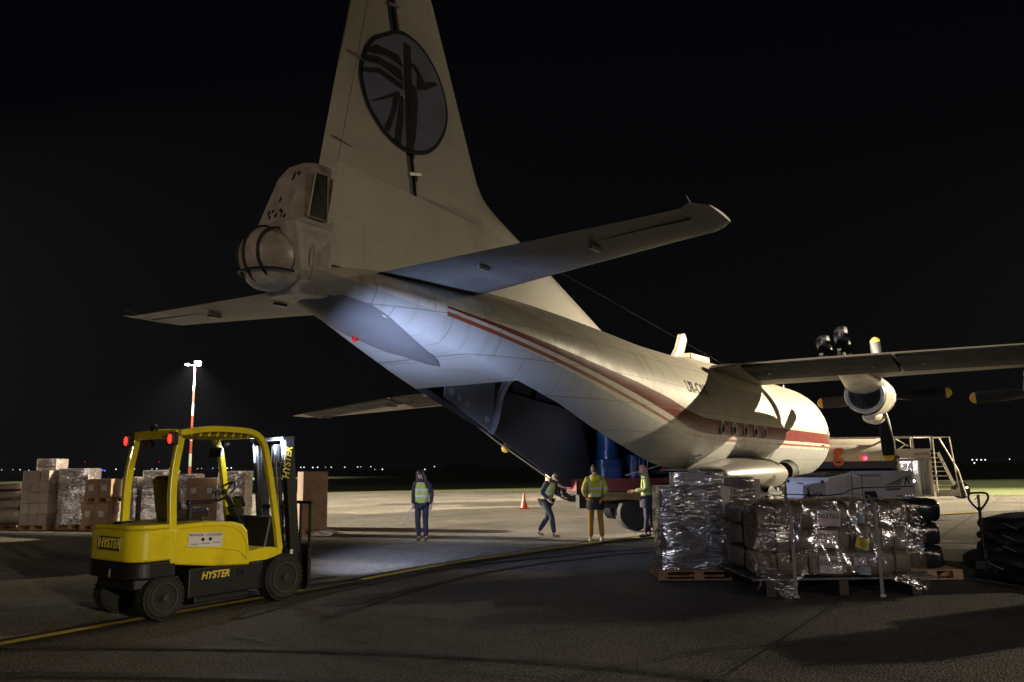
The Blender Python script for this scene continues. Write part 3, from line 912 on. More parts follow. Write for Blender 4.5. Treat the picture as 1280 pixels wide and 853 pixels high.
for s in (1, -1):
    secs = [(11.3, 16.6, 0.0, 4.62, .125), (11.45, 16.6, s * 2.0, 4.62, .125), (11.6, 16.55, s * 5.0, 4.60, .125), (11.9, 16.3, s * 9.9, 4.58, .12), (12.25, 16.0, s * 12.3, 4.52, .12),
            (13.1, 15.5, s * 16.5, 4.28, .11), (13.55, 15.25, s * 18.5, 4.17, .10), (14.0, 15.1, s * 19.0, 4.14, .06)]
    if s < 0: secs[0] = (11.3, 16.6, 0.02, 4.62, .125)
    wing = surface('wing', secs, M['wing_metal'], plane)
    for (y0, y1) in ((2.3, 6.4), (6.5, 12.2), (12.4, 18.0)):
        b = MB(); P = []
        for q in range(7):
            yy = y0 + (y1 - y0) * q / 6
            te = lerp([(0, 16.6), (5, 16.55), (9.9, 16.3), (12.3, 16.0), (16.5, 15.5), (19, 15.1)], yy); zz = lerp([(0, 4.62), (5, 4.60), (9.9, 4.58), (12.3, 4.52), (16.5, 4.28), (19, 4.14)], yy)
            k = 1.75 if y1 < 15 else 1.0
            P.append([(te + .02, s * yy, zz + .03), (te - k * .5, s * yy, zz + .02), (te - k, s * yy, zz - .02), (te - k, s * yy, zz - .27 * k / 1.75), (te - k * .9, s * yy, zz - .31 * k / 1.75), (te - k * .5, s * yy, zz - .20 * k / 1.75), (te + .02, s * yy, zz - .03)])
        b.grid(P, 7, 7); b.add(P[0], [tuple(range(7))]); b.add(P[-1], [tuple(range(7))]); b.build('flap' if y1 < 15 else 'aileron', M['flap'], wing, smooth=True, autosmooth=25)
        b = MB()
        def wl(y, o): 
            te = lerp([(0, 16.6), (5, 16.55), (9.9, 16.3), (12.3, 16.0), (16.5, 15.5), (19, 15.1)], y); zz = lerp([(0, 4.62), (5, 4.60), (9.9, 4.58), (12.3, 4.52), (16.5, 4.28), (19, 4.14)], y)
            return (te - o, s * y, zz - 0.03 - 0.08 * o)
        b.tube([wl(y0, 1.15), wl(y1, 0.95)], 0.014, n=4); b.build('flap_seam', M['dark'], wing)
        for yy in (y0 + .6, y1 - .6):
            b = MB(); b.box(Vector(wl(yy, .9)) - Vector((0, 0, .06)), (0.55, 0.05, 0.10)); b.build('flap_track', M['dark'], wing)
    secs = [(28.2, 30.62, s * 0.55, 4.90, .12), (28.5, 30.66, s * 1.8, 4.90, .115), (29.0, 30.74, s * 3.6, 4.90, .11), (29.5, 30.82, s * 5.5, 4.90, .10), (29.62, 30.86, s * 6.05, 4.90, .09)]
    st = surface('stabilizer', secs, M['stab_metal'], plane)
    b = MB()
    b.tube([(30.62 - .78, s * 1.0, 4.905), (30.84 - .42, s * 6.0, 4.885)], 0.012, n=4)
    b.build('elevator_gap', M['dark'], st)
    secs = [(29.62, 30.90, s * 6.06, 4.90, .10), (29.66, 30.96, s * 6.2, 4.92, .08), (29.85, 30.7, s * 6.36, 4.93, .05)]
    surface('stabilizer_tip', secs, M['stab_metal'], st)
    b = MB(); b.tube([(30.55, s * 6.1, 4.95), (30.95, s * 6.15, 5.02)], 0.012, n=5); b.build('static_wick', M['dark'], st)
    for yy in (2.4, 4.4):
        b = MB(); b.box((30.05, s * yy, 4.83), (0.3, .05, .06)); b.build('elevator_hinge', M['steel'], st)

# wing root fairing over the fuselage
b = MB(); P = []
for i in range(13):
    u = i / 12; X = 10.2 + 7.6 * u; bul = sin(pi * u) ** 0.6
    row = []
    for j in range(17):
        t = radians(-62 + 124 * j / 16); c, bb, w = sec(X)
        k = 1 + 0.085 * bul * (cos(radians(-90 + 180 * j / 16)))
        row.append((X, w * sin(t) * k, c + bb * cos(t) * k - .03))
    P.append(row)
b.grid(P, 13, 17); b.build('wing_root_fairing', M['cream'], plane, smooth=True)

# ---- dorsal air scoop plate and hatch cover on top of the fuselage
b = MB()
prof = [(17.45, 4.95), (16.5, 4.98), (15.9, 5.45), (15.55, 5.95), (15.2, 6.02), (15.02, 5.82), (15.45, 5.2), (15.9, 4.95)]
b.prism([(a, c) for a, c in prof], 'Y', -0.06, 0.06); b.build('dorsal_fin_antenna', M['cream'], plane, bevel=0.02)
b = MB(); b.prism([(14.6, 5.0), (16.3, 5.02), (16.3, 5.2), (14.6, 5.22)], 'Y', 0.15, 0.65); b.build('roof_hatch_cover', M['cream'], plane, bevel=.03)
b = MB(); b.tube([(9.5, 0.2, 5.1), (24.8, 0, 6.6)], 0.003, n=4); b.build('aerial_wire', M['dark'], plane)
for (xx, zz) in ((4.2, 5.0), (3.2, 4.75)):
    b = MB(); b.tube([(xx, 0.3, zz - .08), (xx - .05, 0.3, zz + .16)], .03, n=6); b.build('roof_aerial', M['steel'], plane)

# ---- engines and propellers
M['pod'] = mat('shaded_pod_grey', (0.12, 0.115, 0.10), 0.4, var=0.15, scale=2, dirt=(0.07, 0.06, 0.05), dscale=2, damt=.7, bump=.05, bscale=5)  # wing and nacelle shadow put into the pod's darkened colour
M['nacelle'] = mat('nacelle_paint', (0.52, 0.49, 0.42), 0.36, var=0.12, scale=3, dirt=(0.12, 0.09, 0.06), dscale=2.2, damt=0.75, bump=0.05, bscale=6)
M['soot'] = mat('exhaust_soot', (0.01, 0.009, 0.008), 0.8, var=0.3)
M['blade'] = mat('blade_black', (0.008, 0.009, 0.012), 0.42, spec=.3, var=0.2, scale=3, bump=0.12, bscale=7)


def propeller(parent, x, y, z, ang):
    hub = MB(); hub.lathe([(x - .75, 0), (x - .72, .08), (x - .55, .2), (x - .3, .3), (x, .36), (x + .16, .37)], 'X', (0, y, z), n=20)
    pr = hub.build('propeller', M['nacelle'], parent, smooth=True)
    for k in range(4):
        a = radians(ang + 90 * k)
        R = Matrix.Rotation(a, 4, 'X')
        P, T = [], []
        stn = [(0.28, .09, 60), (0.5, .14, 52), (0.9, .215, 42), (1.4, .235, 32), (1.85, .225, 25), (2.08, .20, 22), (2.16, .185, 21), (2.23, .12, 20), (2.27, .03, 20)]

        def secb(r, hc, tw):
            t = radians(tw); row = []
            for q in range(10):
                an = 2 * pi * q / 10
                c_, th = hc * cos(an), 0.05 * (1.25 - r / 2.3) * sin(an)
                # chord direction mixes disc tangent (y) and axis (x)
                v = R @ Vector((c_ * sin(t) + th * cos(t), c_ * cos(t) - th * sin(t), r))
                row.append((x + v.x, y + v.y, z + v.z))
            return row
        rows = [secb(*s_) for s_ in stn[:6]]
        b = MB(); b.grid([r + [r[0]] for r in rows], len(rows), 11); b.add(rows[-1], [tuple(range(10))])
        bl = b.build('blade', M['blade'], pr, smooth=True)
        rows = [secb(*s_) for s_ in stn[5:]]
        b = MB(); b.grid([r + [r[0]] for r in rows], len(rows), 11); b.add(rows[-1], [tuple(range(10))])
        b.build('blade_tip', M['yellow_tip'], bl, smooth=True)
    return pr


for (x, y, z, ang) in ((8.46, 4.89, 4.03, 2), (8.75, 9.95, 3.96, 3), (8.46, -4.89, 4.03, 8), (8.75, -9.95, 3.96, 42)):
    b = MB()
    rows = []
    # x, centre z offset, half width, half height
    for (dx, dz, hw, hh) in ((0.16, 0, .38, .38), (0.3, .0, .50, .50), (0.9, -.02, .60, .62), (1.8, -.05, .65, .70), (2.8, -.08, .66, .74), (3.4, -.08, .65, .73)):
        rows.append([(x + dx, y + hw * sin(t), z + dz + hh * cos(t)) for t in [2 * pi * k / 24 for k in range(25)]])
    b.grid(rows, len(rows), 25)
    # pylon and rear body up under the wing
    rows = []
    for (dx, zt_, zb_, hw) in ((3.4, .62, -.1, .62), (4.6, .60, .12, .5), (5.8, .58, .30, .36), (7.0, .56, .42, .2), (7.9, .55, .50, .05)):
        cz_, hh = z + (zt_ + zb_) / 2, (zt_ - zb_) / 2
        rows.append([(x + dx, y + hw * sin(t), cz_ + hh * cos(t)) for t in [2 * pi * k / 24 for k in range(25)]])
    b.grid(rows, len(rows), 25)
    nac = b.build('engine_nacelle', M['nacelle'], plane, smooth=True)
    b = MB(); b.lathe([(x + 3.42, .64), (x + 3.52, .60), (x + 3.5, .50)], 'X', (0, y, z - .1), n=26, closed=True); b.build('exhaust_rim', M['nacelle'], nac, smooth=True)
    b = MB(); b.lathe([(x + 3.5, .55), (x + 2.9, .48), (x + 2.88, 0)], 'X', (0, y, z - .1), n=24); b.build('exhaust', M['soot'], nac, smooth=True)
    b = MB(); b.lathe([(x + 1.2, .0), (x + 1.25, .16), (x + 1.7, .24), (x + 2.4, .24), (x + 2.9, .15), (x + 2.95, 0)], 'X', (0, y, z - .78), n=16, sx=1.3); b.build('oil_cooler', M['nacelle'], nac, smooth=True)
    propeller(plane, x, y, z, ang)
# loose black polythene tied over a cowling on the wing top
b = MB()
for (yy, hh, xx) in ((3.95, .95, 12.9), (4.55, 1.15, 13.1)):
    P = []
    for i in range(12):
        u = i / 11; row = []
        for j in range(13):
            a = 2 * pi * j / 12
            r = 0.20 * (1 + .32 * sin(3 * a + 7 * u) + .12 * sin(7 * a + 11 * u)) * (sin(pi * min(1, .12 + .88 * (1 - u) ** .5)) ** .5 if u > .86 else 1)
            row.append((xx + r * cos(a) * 1.2, yy + r * sin(a), 4.9 + hh * u))
        P.append(row)
    b.grid(P, 12, 13)
b.build('wrapped_cowling_cover', mat('black_polythene', (0.006, 0.006, 0.008), 0.5, spec=.12, bump=1.0, bscale=5), plane, smooth=True)

# ---- gear pods, wheels
for s in (1, -1):
    b = MB(); rows = []
    for i in range(15):
        u = i / 14; X = 11.2 + 8.6 * u; k = max(0.02, sin(pi * (u ** .8))) ** 0.62
        rows.append([(X, s * (1.55 + 1.15 * k * max(0, cos(t)) ** .9 * 1.0), 1.38 + .58 * k * sin(t)) for t in [radians(-90 + 180 * j / 12) for j in range(13)]])
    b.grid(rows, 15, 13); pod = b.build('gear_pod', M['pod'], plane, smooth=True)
    b = MB(); b.lathe([(11.55, .40), (11.62, .36), (12.0, .30), (12.02, 0)], 'X', (0, s * 2.15, 1.45), n=20); b.build('cooling_intake', M['soot'], pod, smooth=True)
    b = MB(); b.box((15.5, s * 2.1, .8), (3.2, .9, .1)); b.build('gear_door', M['dark'], pod)
    for X in (14.8, 16.1):
        for yy in (1.85, 2.35):
            b = MB(); b.lathe([(-.16, .28), (-.17, .46), (-.12, .52), (.12, .52), (.17, .46), (.16, .28), (.1, .2), (-.1, .2)], 'Y', (X, s * yy, .52), n=28)
            wh = b.build('main_wheel', M['black'], plane, smooth=True)
            b = MB(); b.lathe([(-.11, 0), (-.12, .27), (.12, .27), (.11, 0)], 'Y', (X, s * yy, .52), n=20); b.build('rim', M['steel'], wh, smooth=True)
    b = MB(); b.tube([(15.45, s * 2.1, 1.2), (15.45, s * 2.1, .52)], .09, n=10); b.tube([(14.8, s * 2.1, .52), (16.1, s * 2.1, .52)], .07, n=8); b.build('main_gear_leg', M['steel'], plane)
for yy in (-.3, .3):
    b = MB(); b.lathe([(-.11, .2), (-.12, .36), (-.08, .42), (.08, .42), (.12, .36), (.11, .2)], 'Y', (4.4, yy, .42), n=24); b.build('nose_wheel', M['black'], plane, smooth=True)
b = MB(); b.tube([(4.4, 0, 1.2), (4.4, 0, .42)], .08, n=10); b.tube([(4.4, -.3, .42), (4.4, .3, .42)], .05, n=8); b.build('nose_gear_leg', M['steel'], plane)

# ---- portholes, door, registration, cockpit glass
M['porthole'] = mat('porthole_glass', (0.03, 0.03, 0.035), 0.15)
for s in (1, -1):
    for X in (17.83, 16.8, 15.7, 14.66, 13.63):
        yy = sidey(X, 2.74)
        b = MB(); b.lathe([(0, .0), (0, .15), (.02, .2), (.045, .2), (.045, .155), (.02, .15)], 'Y', (X, 0, 2.74), n=18)
        b.v = [(v[0], s * (v[1] + yy - .02), v[2]) for v in b.v]
        po = b.build('porthole', M['grey_white'], plane, smooth=True)
        b = MB(); b.lathe([(.0, 0), (0, .15)], 'Y', (X, 0, 2.74), n=18); b.v = [(v[0], s * (v[1] + yy + .004), v[2]) for v in b.v]
        b.build('pane', M['porthole'], po)
    # crew door with tall slot window
    b = MB(); P_ = []
    for X, z in ((3.6, 1.5), (3.6, 3.15), (4.45, 3.15), (4.45, 1.5), (3.6, 1.5)): P_.append((X, s * (sidey(X, z) + .008), z))
    b.tube([P_[0], (3.6, s * (sidey(3.6, 2.3) + .008), 2.3), P_[1], P_[2], (4.45, s * (sidey(4.45, 2.3) + .008), 2.3), P_[3]], .012, n=5); dr = b.build('crew_door', M['dark'], plane)
    b = MB(); q = [(3.75, 2.62), (4.15, 2.62), (4.15, 3.05), (3.75, 3.05)]
    b.add([(x_, s * (sidey(x_, z_) + .012), z_) for x_, z_ in q], [(0, 1, 2, 3)]); b.build('door_window', M['dark'], dr)
    b = MB(); b.box((4.95, s * (sidey(4.95, 2.5) + .03), 2.45), (.4, .05, .04)); b.build('door_handle', M['dark'], dr)
    for (xa, xb) in ((1.3, 1.9), (2.0, 2.6)):
        b = MB(); q = [(xa + .25, 3.55), (xb + .25, 3.62), (xb + .35, 4.05), (xa + .55, 3.92)]
        b.add([(x_, s * (sidey(x_, z_) + .014), z_) for x_, z_ in q], [(0, 1, 2, 3)]); b.build('cockpit_window', M['porthole'], plane)
rt = text('registration_letters', 'UR-CAK', 0.48, M['ink'], plane, (19.35, 1.925, 3.74), (-1, 0, 0), (0, -.39, 1), ext=0.001, off=0.002, sx=0.92)

# ------------------------------------------------------------------ people, forklift, cargo ... follow

# ------------------------------------------------------------------ forklift (local: x forward, y left, z up)
M['fk_yellow'] = mat('forklift_yellow', (0.74, 0.60, 0.012), 0.30, var=0.06, scale=3, dirt=(0.30, 0.19, 0.02), dscale=2.5, damt=0.35, coat=0.4, bump=0.02, bscale=8)
M['fk_black'] = mat('forklift_black', (0.007, 0.007, 0.008), 0.45, var=0.3, scale=6, dirt=(0.025, 0.022, 0.02), dscale=4, damt=0.35, bump=.04, bscale=12)
M['tyre'] = mat('tyre_rubber', (0.008, 0.0078, 0.0075), 0.8, var=0.3, scale=9, dirt=(0.03, 0.027, 0.023), dscale=5, damt=0.5, bump=0.2, bscale=40)
M['rim'] = mat('rim_grey', (0.045, 0.044, 0.042), 0.4, var=.3, scale=8, dirt=(.02, .018, .015), dscale=6, damt=.7)
M['fk_text'] = mat('badge_yellow', (0.70, 0.52, 0.06), 0.45, var=0.05)
M['seat'] = mat('black_vinyl', (0.014, 0.014, 0.016), 0.35, var=0.2, bump=0.1, bscale=25)
M['chain'] = mat('oily_steel', (0.16, 0.16, 0.17), 0.3, metal=0.8, var=0.3)
FKX, FKY, FKA = -4.49, 9.84, radians(53.82)
fk = empty('forklift', (FKX, FKY, 0), FKA, 'yellow counterbalance forklift with raised overhead guard and black mast', 'forklift')


# side body (hood) with sculpted front edge
b = MB()
b.prism([(0.10, .60), (0.06, 1.00), (0.10, 1.06), (.50, 1.075), (.88, 1.05), (1.02, 1.01), (1.09, .93), (1.13, .66), (1.14, .50), (0.6, .535)], 'Y', -.57, .57)
hood = b.build('side_cover', M['fk_yellow'], fk, bevel=0.03, seg=3)
b = MB(); b.tube(curve_pts([(.22, -.573, .80), (.45, -.573, .77), (.75, -.573, .73), (.97, -.573, .68), (1.08, -.573, .58)]), .006, n=4); b.tube(curve_pts([(.16, -.573, 1.01), (.5, -.573, 1.02), (.82, -.573, .995), (1.0, -.573, .90), (1.08, -.573, .72), (1.085, -.573, .58)]), .006, n=4)
b.build('panel_crease', M['fk_yellow'], hood)
# counterweight
b = MB()
cwh = [(-.405 + .0, .0)] + [(-.17 - .235 * cos(radians(a)), .33 + .245 * sin(radians(a))) for a in range(0, 91, 9)] + [(.12, .575)]
cwp = [(x, -y) for x, y in cwh[1:]] [::1] + [(x, y) for x, y in cwh[1:]][::-1]
b.prism(cwp, 'Z', .66, 1.02)
cw = b.build('counterweight', M['fk_yellow'], fk, smooth=True, bevel=0.03, seg=3)
b = MB(); b.prism([(x * .97, y * .97) for x, y in cwp], 'Z', 1.022, 1.075); b.build('battery_cover', M['fk_yellow'], fk, bevel=0.02)
b = MB(); b.box((-.2, .05, 1.085), (.16, .10, .03)); b.box((-.26, .05, 1.08), (.05, .2, .03)); b.build('latch', M['fk_black'], cw, bevel=.008)
b = MB(); b.prism([(x * .985 + .003, y * .985) for x, y in cwp], 'Z', .47, .655); b.prism([(-.30, -.40), (-.1, -.52), (.2, -.52), (.2, .52), (-.1, .52), (-.30, .40)], 'Z', .34, .47)
b.box((-.385, 0, .53), (.08, .18, .12)); b.build('lower_counterweight', M['fk_black'], fk, bevel=.02)
# chassis
b = MB(); b.box((.83, 0, .36), (1.05, 1.10, .34)); b.box((.80, 0, .16), (.75, 1.0, .10)); b.box((1.5, 0, .42), (.5, .72, .36)); b.build('chassis', M['fk_black'], fk, bevel=.015)
b = MB()
if True: b.prism([(1.12, .535), (1.12, .66), (1.28, .69), (1.42, .70), (1.63, .66), (1.63, .60), (1.50, .56), (1.36, .535)], 'Y', -.57, .57)
b.build('front_fender', M['fk_yellow'], fk, bevel=.012)
b = MB(); b.box((1.28, 0, .58), (.36, .80, .05)); b.build('floor_plate', M['fk_black'], fk)
b = MB(); b.box((1.50, 0, .86), (.14, .98, .44), rot=(0, .2, 0)); b.build('front_cowl', M['fk_black'], fk, bevel=.03)
# wheels


def wheel(x, y, r, w, s):
    b = MB()
    prof = [(-w / 2, r * .62), (-w / 2 - .005, r * .86), (-w / 2 + .02, r * .97), (0, r), (w / 2 - .02, r * .97), (w / 2 + .005, r * .86), (w / 2, r * .62)]
    b.lathe(prof, 'Y', (x, y, r), n=36)
    for k in range(30):
        a = 2 * pi * k / 30
        for q in (-1, 1):
            b.box((x + r * .975 * cos(a + q * .06), y + q * w * .26, r + r * .975 * sin(a + q * .06)), (.022, w * .44, .04), rot=(0, -a - q * .06, 0))
    wh = b.build('wheel', M['tyre'], fk, smooth=True)
    b = MB(); b.lathe([(s * (w / 2 - .05), 0), (s * (w / 2 - .05), r * .22), (s * (w / 2 - .02), r * .26), (s * (w / 2 - .02), r * .34), (s * (w / 2 - .07), r * .40), (s * (w / 2 - .07), r * .50), (s * (w / 2 + .0), r * .58), (s * (w / 2 + .012), r * .60), (s * (w / 2 + .012), r * .66), (s * (w / 2 - .01), r * .67)], 'Y', (x, y, r), n=28)
    b.lathe([(s * (w / 2 - .03), 0), (s * (w / 2 + .03), .0), (s * (w / 2 + .03), r * .14), (s * (w / 2 - .04), r * .16)], 'Y', (x, y, r), n=16)
    for k in range(6):
        a = 2 * pi * k / 6; b.box((x + r * .22 * cos(a), y + s * (w / 2 - .03), r + r * .22 * sin(a)), (.02, .02, .02))
    b.build('rim', M['rim'], wh, smooth=True, autosmooth=30)


for s in (1, -1):
    wheel(1.66, s * .49, .295, .22, s); wheel(0.0, s * .47, .25, .19, s)
# overhead guard
g = MB()
for s in (1, -1):
    g.tube(curve_pts([(.09, s * .545, .62), (.06, s * .53, 1.1), (.06, s * .51, 1.6), (.13, s * .50, 2.08)], 4), .04, sq=(.07, .09))
    g.tube(curve_pts([(.12, s * .50, 2.14), (.5, s * .50, 2.195), (.9, s * .50, 2.195), (1.17, s * .50, 2.16), (1.32, s * .50, 2.03), (1.40, s * .51, 1.75), (1.50, s * .525, 1.25), (1.60, s * .54, .64)], 5), .04, sq=(.075, .075))
guard = g.build('overhead_guard', M['fk_yellow'], fk, bevel=.01)
b = MB(); b.box((.13, 0, 2.13), (.09, .96, .10)); b.box((1.22, 0, 2.13), (.07, .96, .06)); b.build('guard_crossbar', M['fk_yellow'], guard, bevel=.01)
for k in range(8):
    b = MB(); b.box((.32 + .115 * k, 0, 2.15), (.022, .95, .10), rot=(0, .6, 0)); b.build('guard_slat', M['fk_yellow'], guard)
# rear lamps, beacon, mirror, work lamps
M['tail_red'] = emat('tail_lamp_red', (1.0, 0.018, 0.010), 5.0)
for s in (1, -1):
    b = MB(); b.box((.045, s * .50, 2.07), (.09, .09, .15)); h = b.build('tail_lamp', M['fk_black'], fk, bevel=.015)
    b = MB(); b.lathe([(-.008, 0), (-.012, .028), (0, .032)], 'X', (-.002, s * .50, 2.065), n=16, sy=1.8); b.build('lamp_lens', M['tail_red'], h, smooth=True)
b = MB(); b.lathe([(0, .05), (.02, .05), (.03, .04), (.09, .035), (.11, 0)], 'Z', (.18, .18, 2.18), n=16); b.build('beacon', M['dark_gloss'], fk, smooth=True)
b = MB(); b.tube([(.20, .20, 2.12), (.20, .3, 2.05)], .015, n=6); b.box((.2, .33, 2.03), (.10, .13, .08)); b.build('reversing_alarm', M['fk_black'], fk)
b = MB(); b.tube([(1.2, .30, 2.12), (1.15, .30, 2.0)], .01, n=6); b.box((1.15, .30, 1.93), (.03, .20, .13), rot=(0, .2, .2)); b.build('mirror', M['fk_black'], fk, bevel=.01)
# seat
b = MB(); b.box((.52, 0, 1.155), (.46, .48, .12), rot=(0, -.06, 0)); b.box((.5, 0, 1.09), (.4, .42, .07)); seat = b.build('seat', M['seat'], fk, bevel=.035, seg=3)
b = MB(); b.box((.30, 0, 1.38), (.12, .46, .46), rot=(0, -.16, 0)); b.box((.235, 0, 1.59), (.10, .30, .08), rot=(0, -.16, 0)); b.build('backrest', M['seat'], fk, bevel=.045, seg=3)
b = MB(); b.box((.55, -.32, 1.30), (.34, .08, .06)); b.tube([(.42, -.32, 1.1), (.42, -.32, 1.3)], .03, n=8); b.build('armrest', M['seat'], fk, bevel=.02)
for k in range(3):
    b = MB(); b.tube([(.72 + .05 * k, -.32, 1.33), (.73 + .05 * k, -.32, 1.41)], .009, n=6); b.lathe([(0, .0), (.0, .018), (.03, .018), (.035, 0)], 'Z', (.73 + .05 * k, -.32, 1.40), n=10); b.build('lever', M['fk_black'], fk)
# steering column and wheel
b = MB(); b.tube([(1.42, .02, .95), (1.16, .02, 1.36)], .045, n=10); b.box((1.30, .02, 1.16), (.12, .16, .16), rot=(0, -.55, 0)); col_ = b.build('steering_column', M['fk_black'], fk, bevel=.01)
R = Matrix.Translation((1.12, .02, 1.41)) @ Matrix.Rotation(-.75, 4, 'Y')
b = MB(); b.M = R
b.tube([(.17 * cos(a), .17 * sin(a), 0) for a in [2 * pi * k / 24 for k in range(25)]], .015, n=8, cap=False)
for k in range(3): b.tube([(0, 0, -.02), (.16 * cos(2.1 * k), .16 * sin(2.1 * k), 0)], .01, n=6)
b.lathe([(-.03, .04), (.01, .04), (.015, 0)], 'Z', n=12); b.build('steering_wheel', M['seat'], fk, smooth=True)
b = MB(); b.box((1.18, -.22, 1.28), (.05, .18, .14), rot=(0, -.4, 0)); b.build('display', M['dark_gloss'], fk, bevel=.01)
# mast
tl = -.10


def mastM(): return Matrix.Translation((2.06, 0, .05)) @ Matrix.Rotation(tl, 4, 'Y')


for s in (1, -1):
    b = MB(); b.M = mastM(); b.box((0, s * .34, 1.05), (.15, .05, 2.08)); b.box((.055, s * .31, 1.05), (.03, .05, 2.08)); b.box((-.06, s * .31, 1.05), (.03, .05, 2.08)); b.build('mast_channel', M['fk_black'], fk, bevel=.004)
    b = MB(); b.M = mastM(); b.box((.005, s * .255, 1.08), (.12, .035, 2.04)); b.build('inner_channel', M['chain'], fk, bevel=.004)
    b = MB(); b.M = mastM(); b.tube([(-.12, s * .20, .2), (-.12, s * .20, 1.35)], .035, n=12); b.tube([(-.12, s * .20, 1.35), (-.12, s * .20, 2.0)], .022, n=10); b.build('lift_cylinder', M['chain'], fk, smooth=True)
    b = MB(); b.M = mastM(); b.tube(curve_pts([(-.10, s * .12, 1.98), (-.14, s * .12, 1.5), (-.16, s * .13, 1.0), (-.12, s * .12, .4)]), .016, n=6); b.build('hydraulic_hose', M['black'], fk, smooth=True)
    b = MB(); b.tube([(1.5, s * .26, .55), (1.98, s * .26, .7)], .03, n=10); b.build('tilt_cylinder', M['chain'], fk)
    b = MB(); b.M = mastM(); b.box((.05, s * .05, 1.1), (.03, .025, 1.8)); b.build('lift_chain', M['chain'], fk)
b = MB(); b.M = mastM()
b.box((-.02, 0, 2.08), (.20, .74, .05)); b.build('mast_head', M['fk_black'], fk, bevel=.005)
for (zz_, hh_) in ((1.72, .07), (.55, .10), (1.15, .05)):
    b = MB(); b.M = mastM(); b.box((-.09, 0, zz_), (.05, .62, hh_)); b.build('mast_crossmember', M['fk_black'], fk, bevel=.005)
b = MB(); b.box((2.20, 0, .14), (.05, .86, .09)); b.box((2.20, 0, .56), (.05, .86, .09)); b.box((2.17, .25, .35), (.05, .06, .5)); b.box((2.17, -.25, .35), (.05, .06, .5))
for q in (-.42, .42): b.box((2.20, q, .36), (.05, .04, .46))
carr = b.build('carriage', M['fk_black'], fk, bevel=.005)
b = MB()
for q in (-.40, -.2, 0, .2, .40): b.box((2.22, q, .92), (.03, .03, .62))
b.box((2.22, 0, 1.23), (.03, .86, .04)); b.build('load_backrest', M['fk_black'], carr)
for s in (1, -1):
    b = MB(); b.prism([(2.235, .04), (2.235, .66), (2.275, .66), (2.285, .085), (2.4, .08), (3.3, .055), (3.3, .045), (2.3, .035)], 'Y', s * .28 - .06, s * .28 + .06); b.build('fork', M['fk_black'], carr)
# work lamps on the mast head (lit)
M['lamp_cool'] = emat('cool_lamp', (0.72, 0.84, 1.0), 26.0)
for s in (1, -1):
    b = MB(); b.lathe([(-.05, .0), (-.045, .04), (.0, .05), (.02, .05)], 'X', (1.34, s * .36, 2.05), n=16); h = b.build('work_lamp', M['fk_black'], fk, smooth=True)
    b = MB(); b.lathe([(.021, .042), (.024, 0)], 'X', (1.34, s * .36, 2.05), n=16); b.build('lamp_lens', M['lamp_cool'], h)
fkM = Matrix.Translation((FKX, FKY, 0)) @ Matrix.Rotation(FKA, 4, 'Z')
lamp('work_lamp_light', 'SPOT', fkM @ Vector((1.42, .36, 2.05)), 2300, (0.58, 0.66, 1.0), .04, (-1.3, 17.0, 0), 50, .9)
lamp('work_lamp_light', 'SPOT', fkM @ Vector((1.42, -.36, 2.05)), 2700, (0.52, 0.63, 1.0), .04, (4.2, 20.5, 4.6), 88, 1.0)
lamp('mast_glow', 'POINT', fkM @ Vector((1.62, .1, 1.95)), 14, (0.75, 0.85, 1.0), .04)
# lettering
X_, Z_ = (1, 0, 0), (0, 0, 1)
b = MB(); b.box((-.401, -.04, .865), (.02, .50, .16)); plate = b.build('badge', M['fk_black'], cw, bevel=.008)
text('lettering', 'HYSTER', .155, M['fk_text'], plate, (-.415, -.04, .863), (0, -1, 0), Z_, ext=.003, off=.004, shear=.25, sx=.9)
b = MB(); b.tube([(-.413, .205, .79), (-.413, -.285, .79), (-.413, -.285, .94), (-.413, .205, .94), (-.413, .205, .79)], .005, n=4); b.build('badge_rim', M['steel'], plate)
text('lettering', 'HYSTER', .12, M['fk_text'], fk, (.66, -.552, .43), X_, Z_, ext=.003, off=.003, shear=.25, sx=.92)
text('lettering', '3.5', .10, M['dark_gloss'], fk, (1.0, -.552, .425), X_, Z_, ext=.003, off=.002, shear=.25)
t_ = text('lettering', 'HYSTER', .155, M['fk_text'], fk, (1.83, -.368, 1.78), (.1, 0, 1), (-1, 0, .1), ext=.002, off=.003, shear=.2, sx=.80)
b = MB(); b.box((.49, -.572, .86), (.46, .008, .17), rot=(0, .05, 0)); stk = b.build('hire_sticker', M['paper'], hood)
text('lettering', 'VERHUUR - LOCATION', .042, M['ink'], stk, (.49, -.578, .915), (1, 0, -.05), Z_, ext=.001)
for k, (tx, xx) in enumerate((('TEL. 0475', .34), ('TEL. 056 60', .49), ('TEL. 03 870', .64))):
    text('lettering', tx, .022, M['ink'], stk, (xx, -.578, .815 - .0 * k), (1, 0, -.05), Z_, ext=.001)
b = MB()
for xx in (.45, .55): b.lathe([(0, .022), (.002, .022)], 'Y', (xx, -.578, .865), n=12)
b.build('sticker_mark', M['ink'], stk)
b = MB(); b.box((1.94, -.37, .58), (.05, .006, .06)); b.build('warning_label', M['paper'], fk)

# ------------------------------------------------------------------ pallets and loads


def rot_pt(x, y, a): return (x * cos(a) - y * sin(a), x * sin(a) + y * cos(a))


pal_proto = None


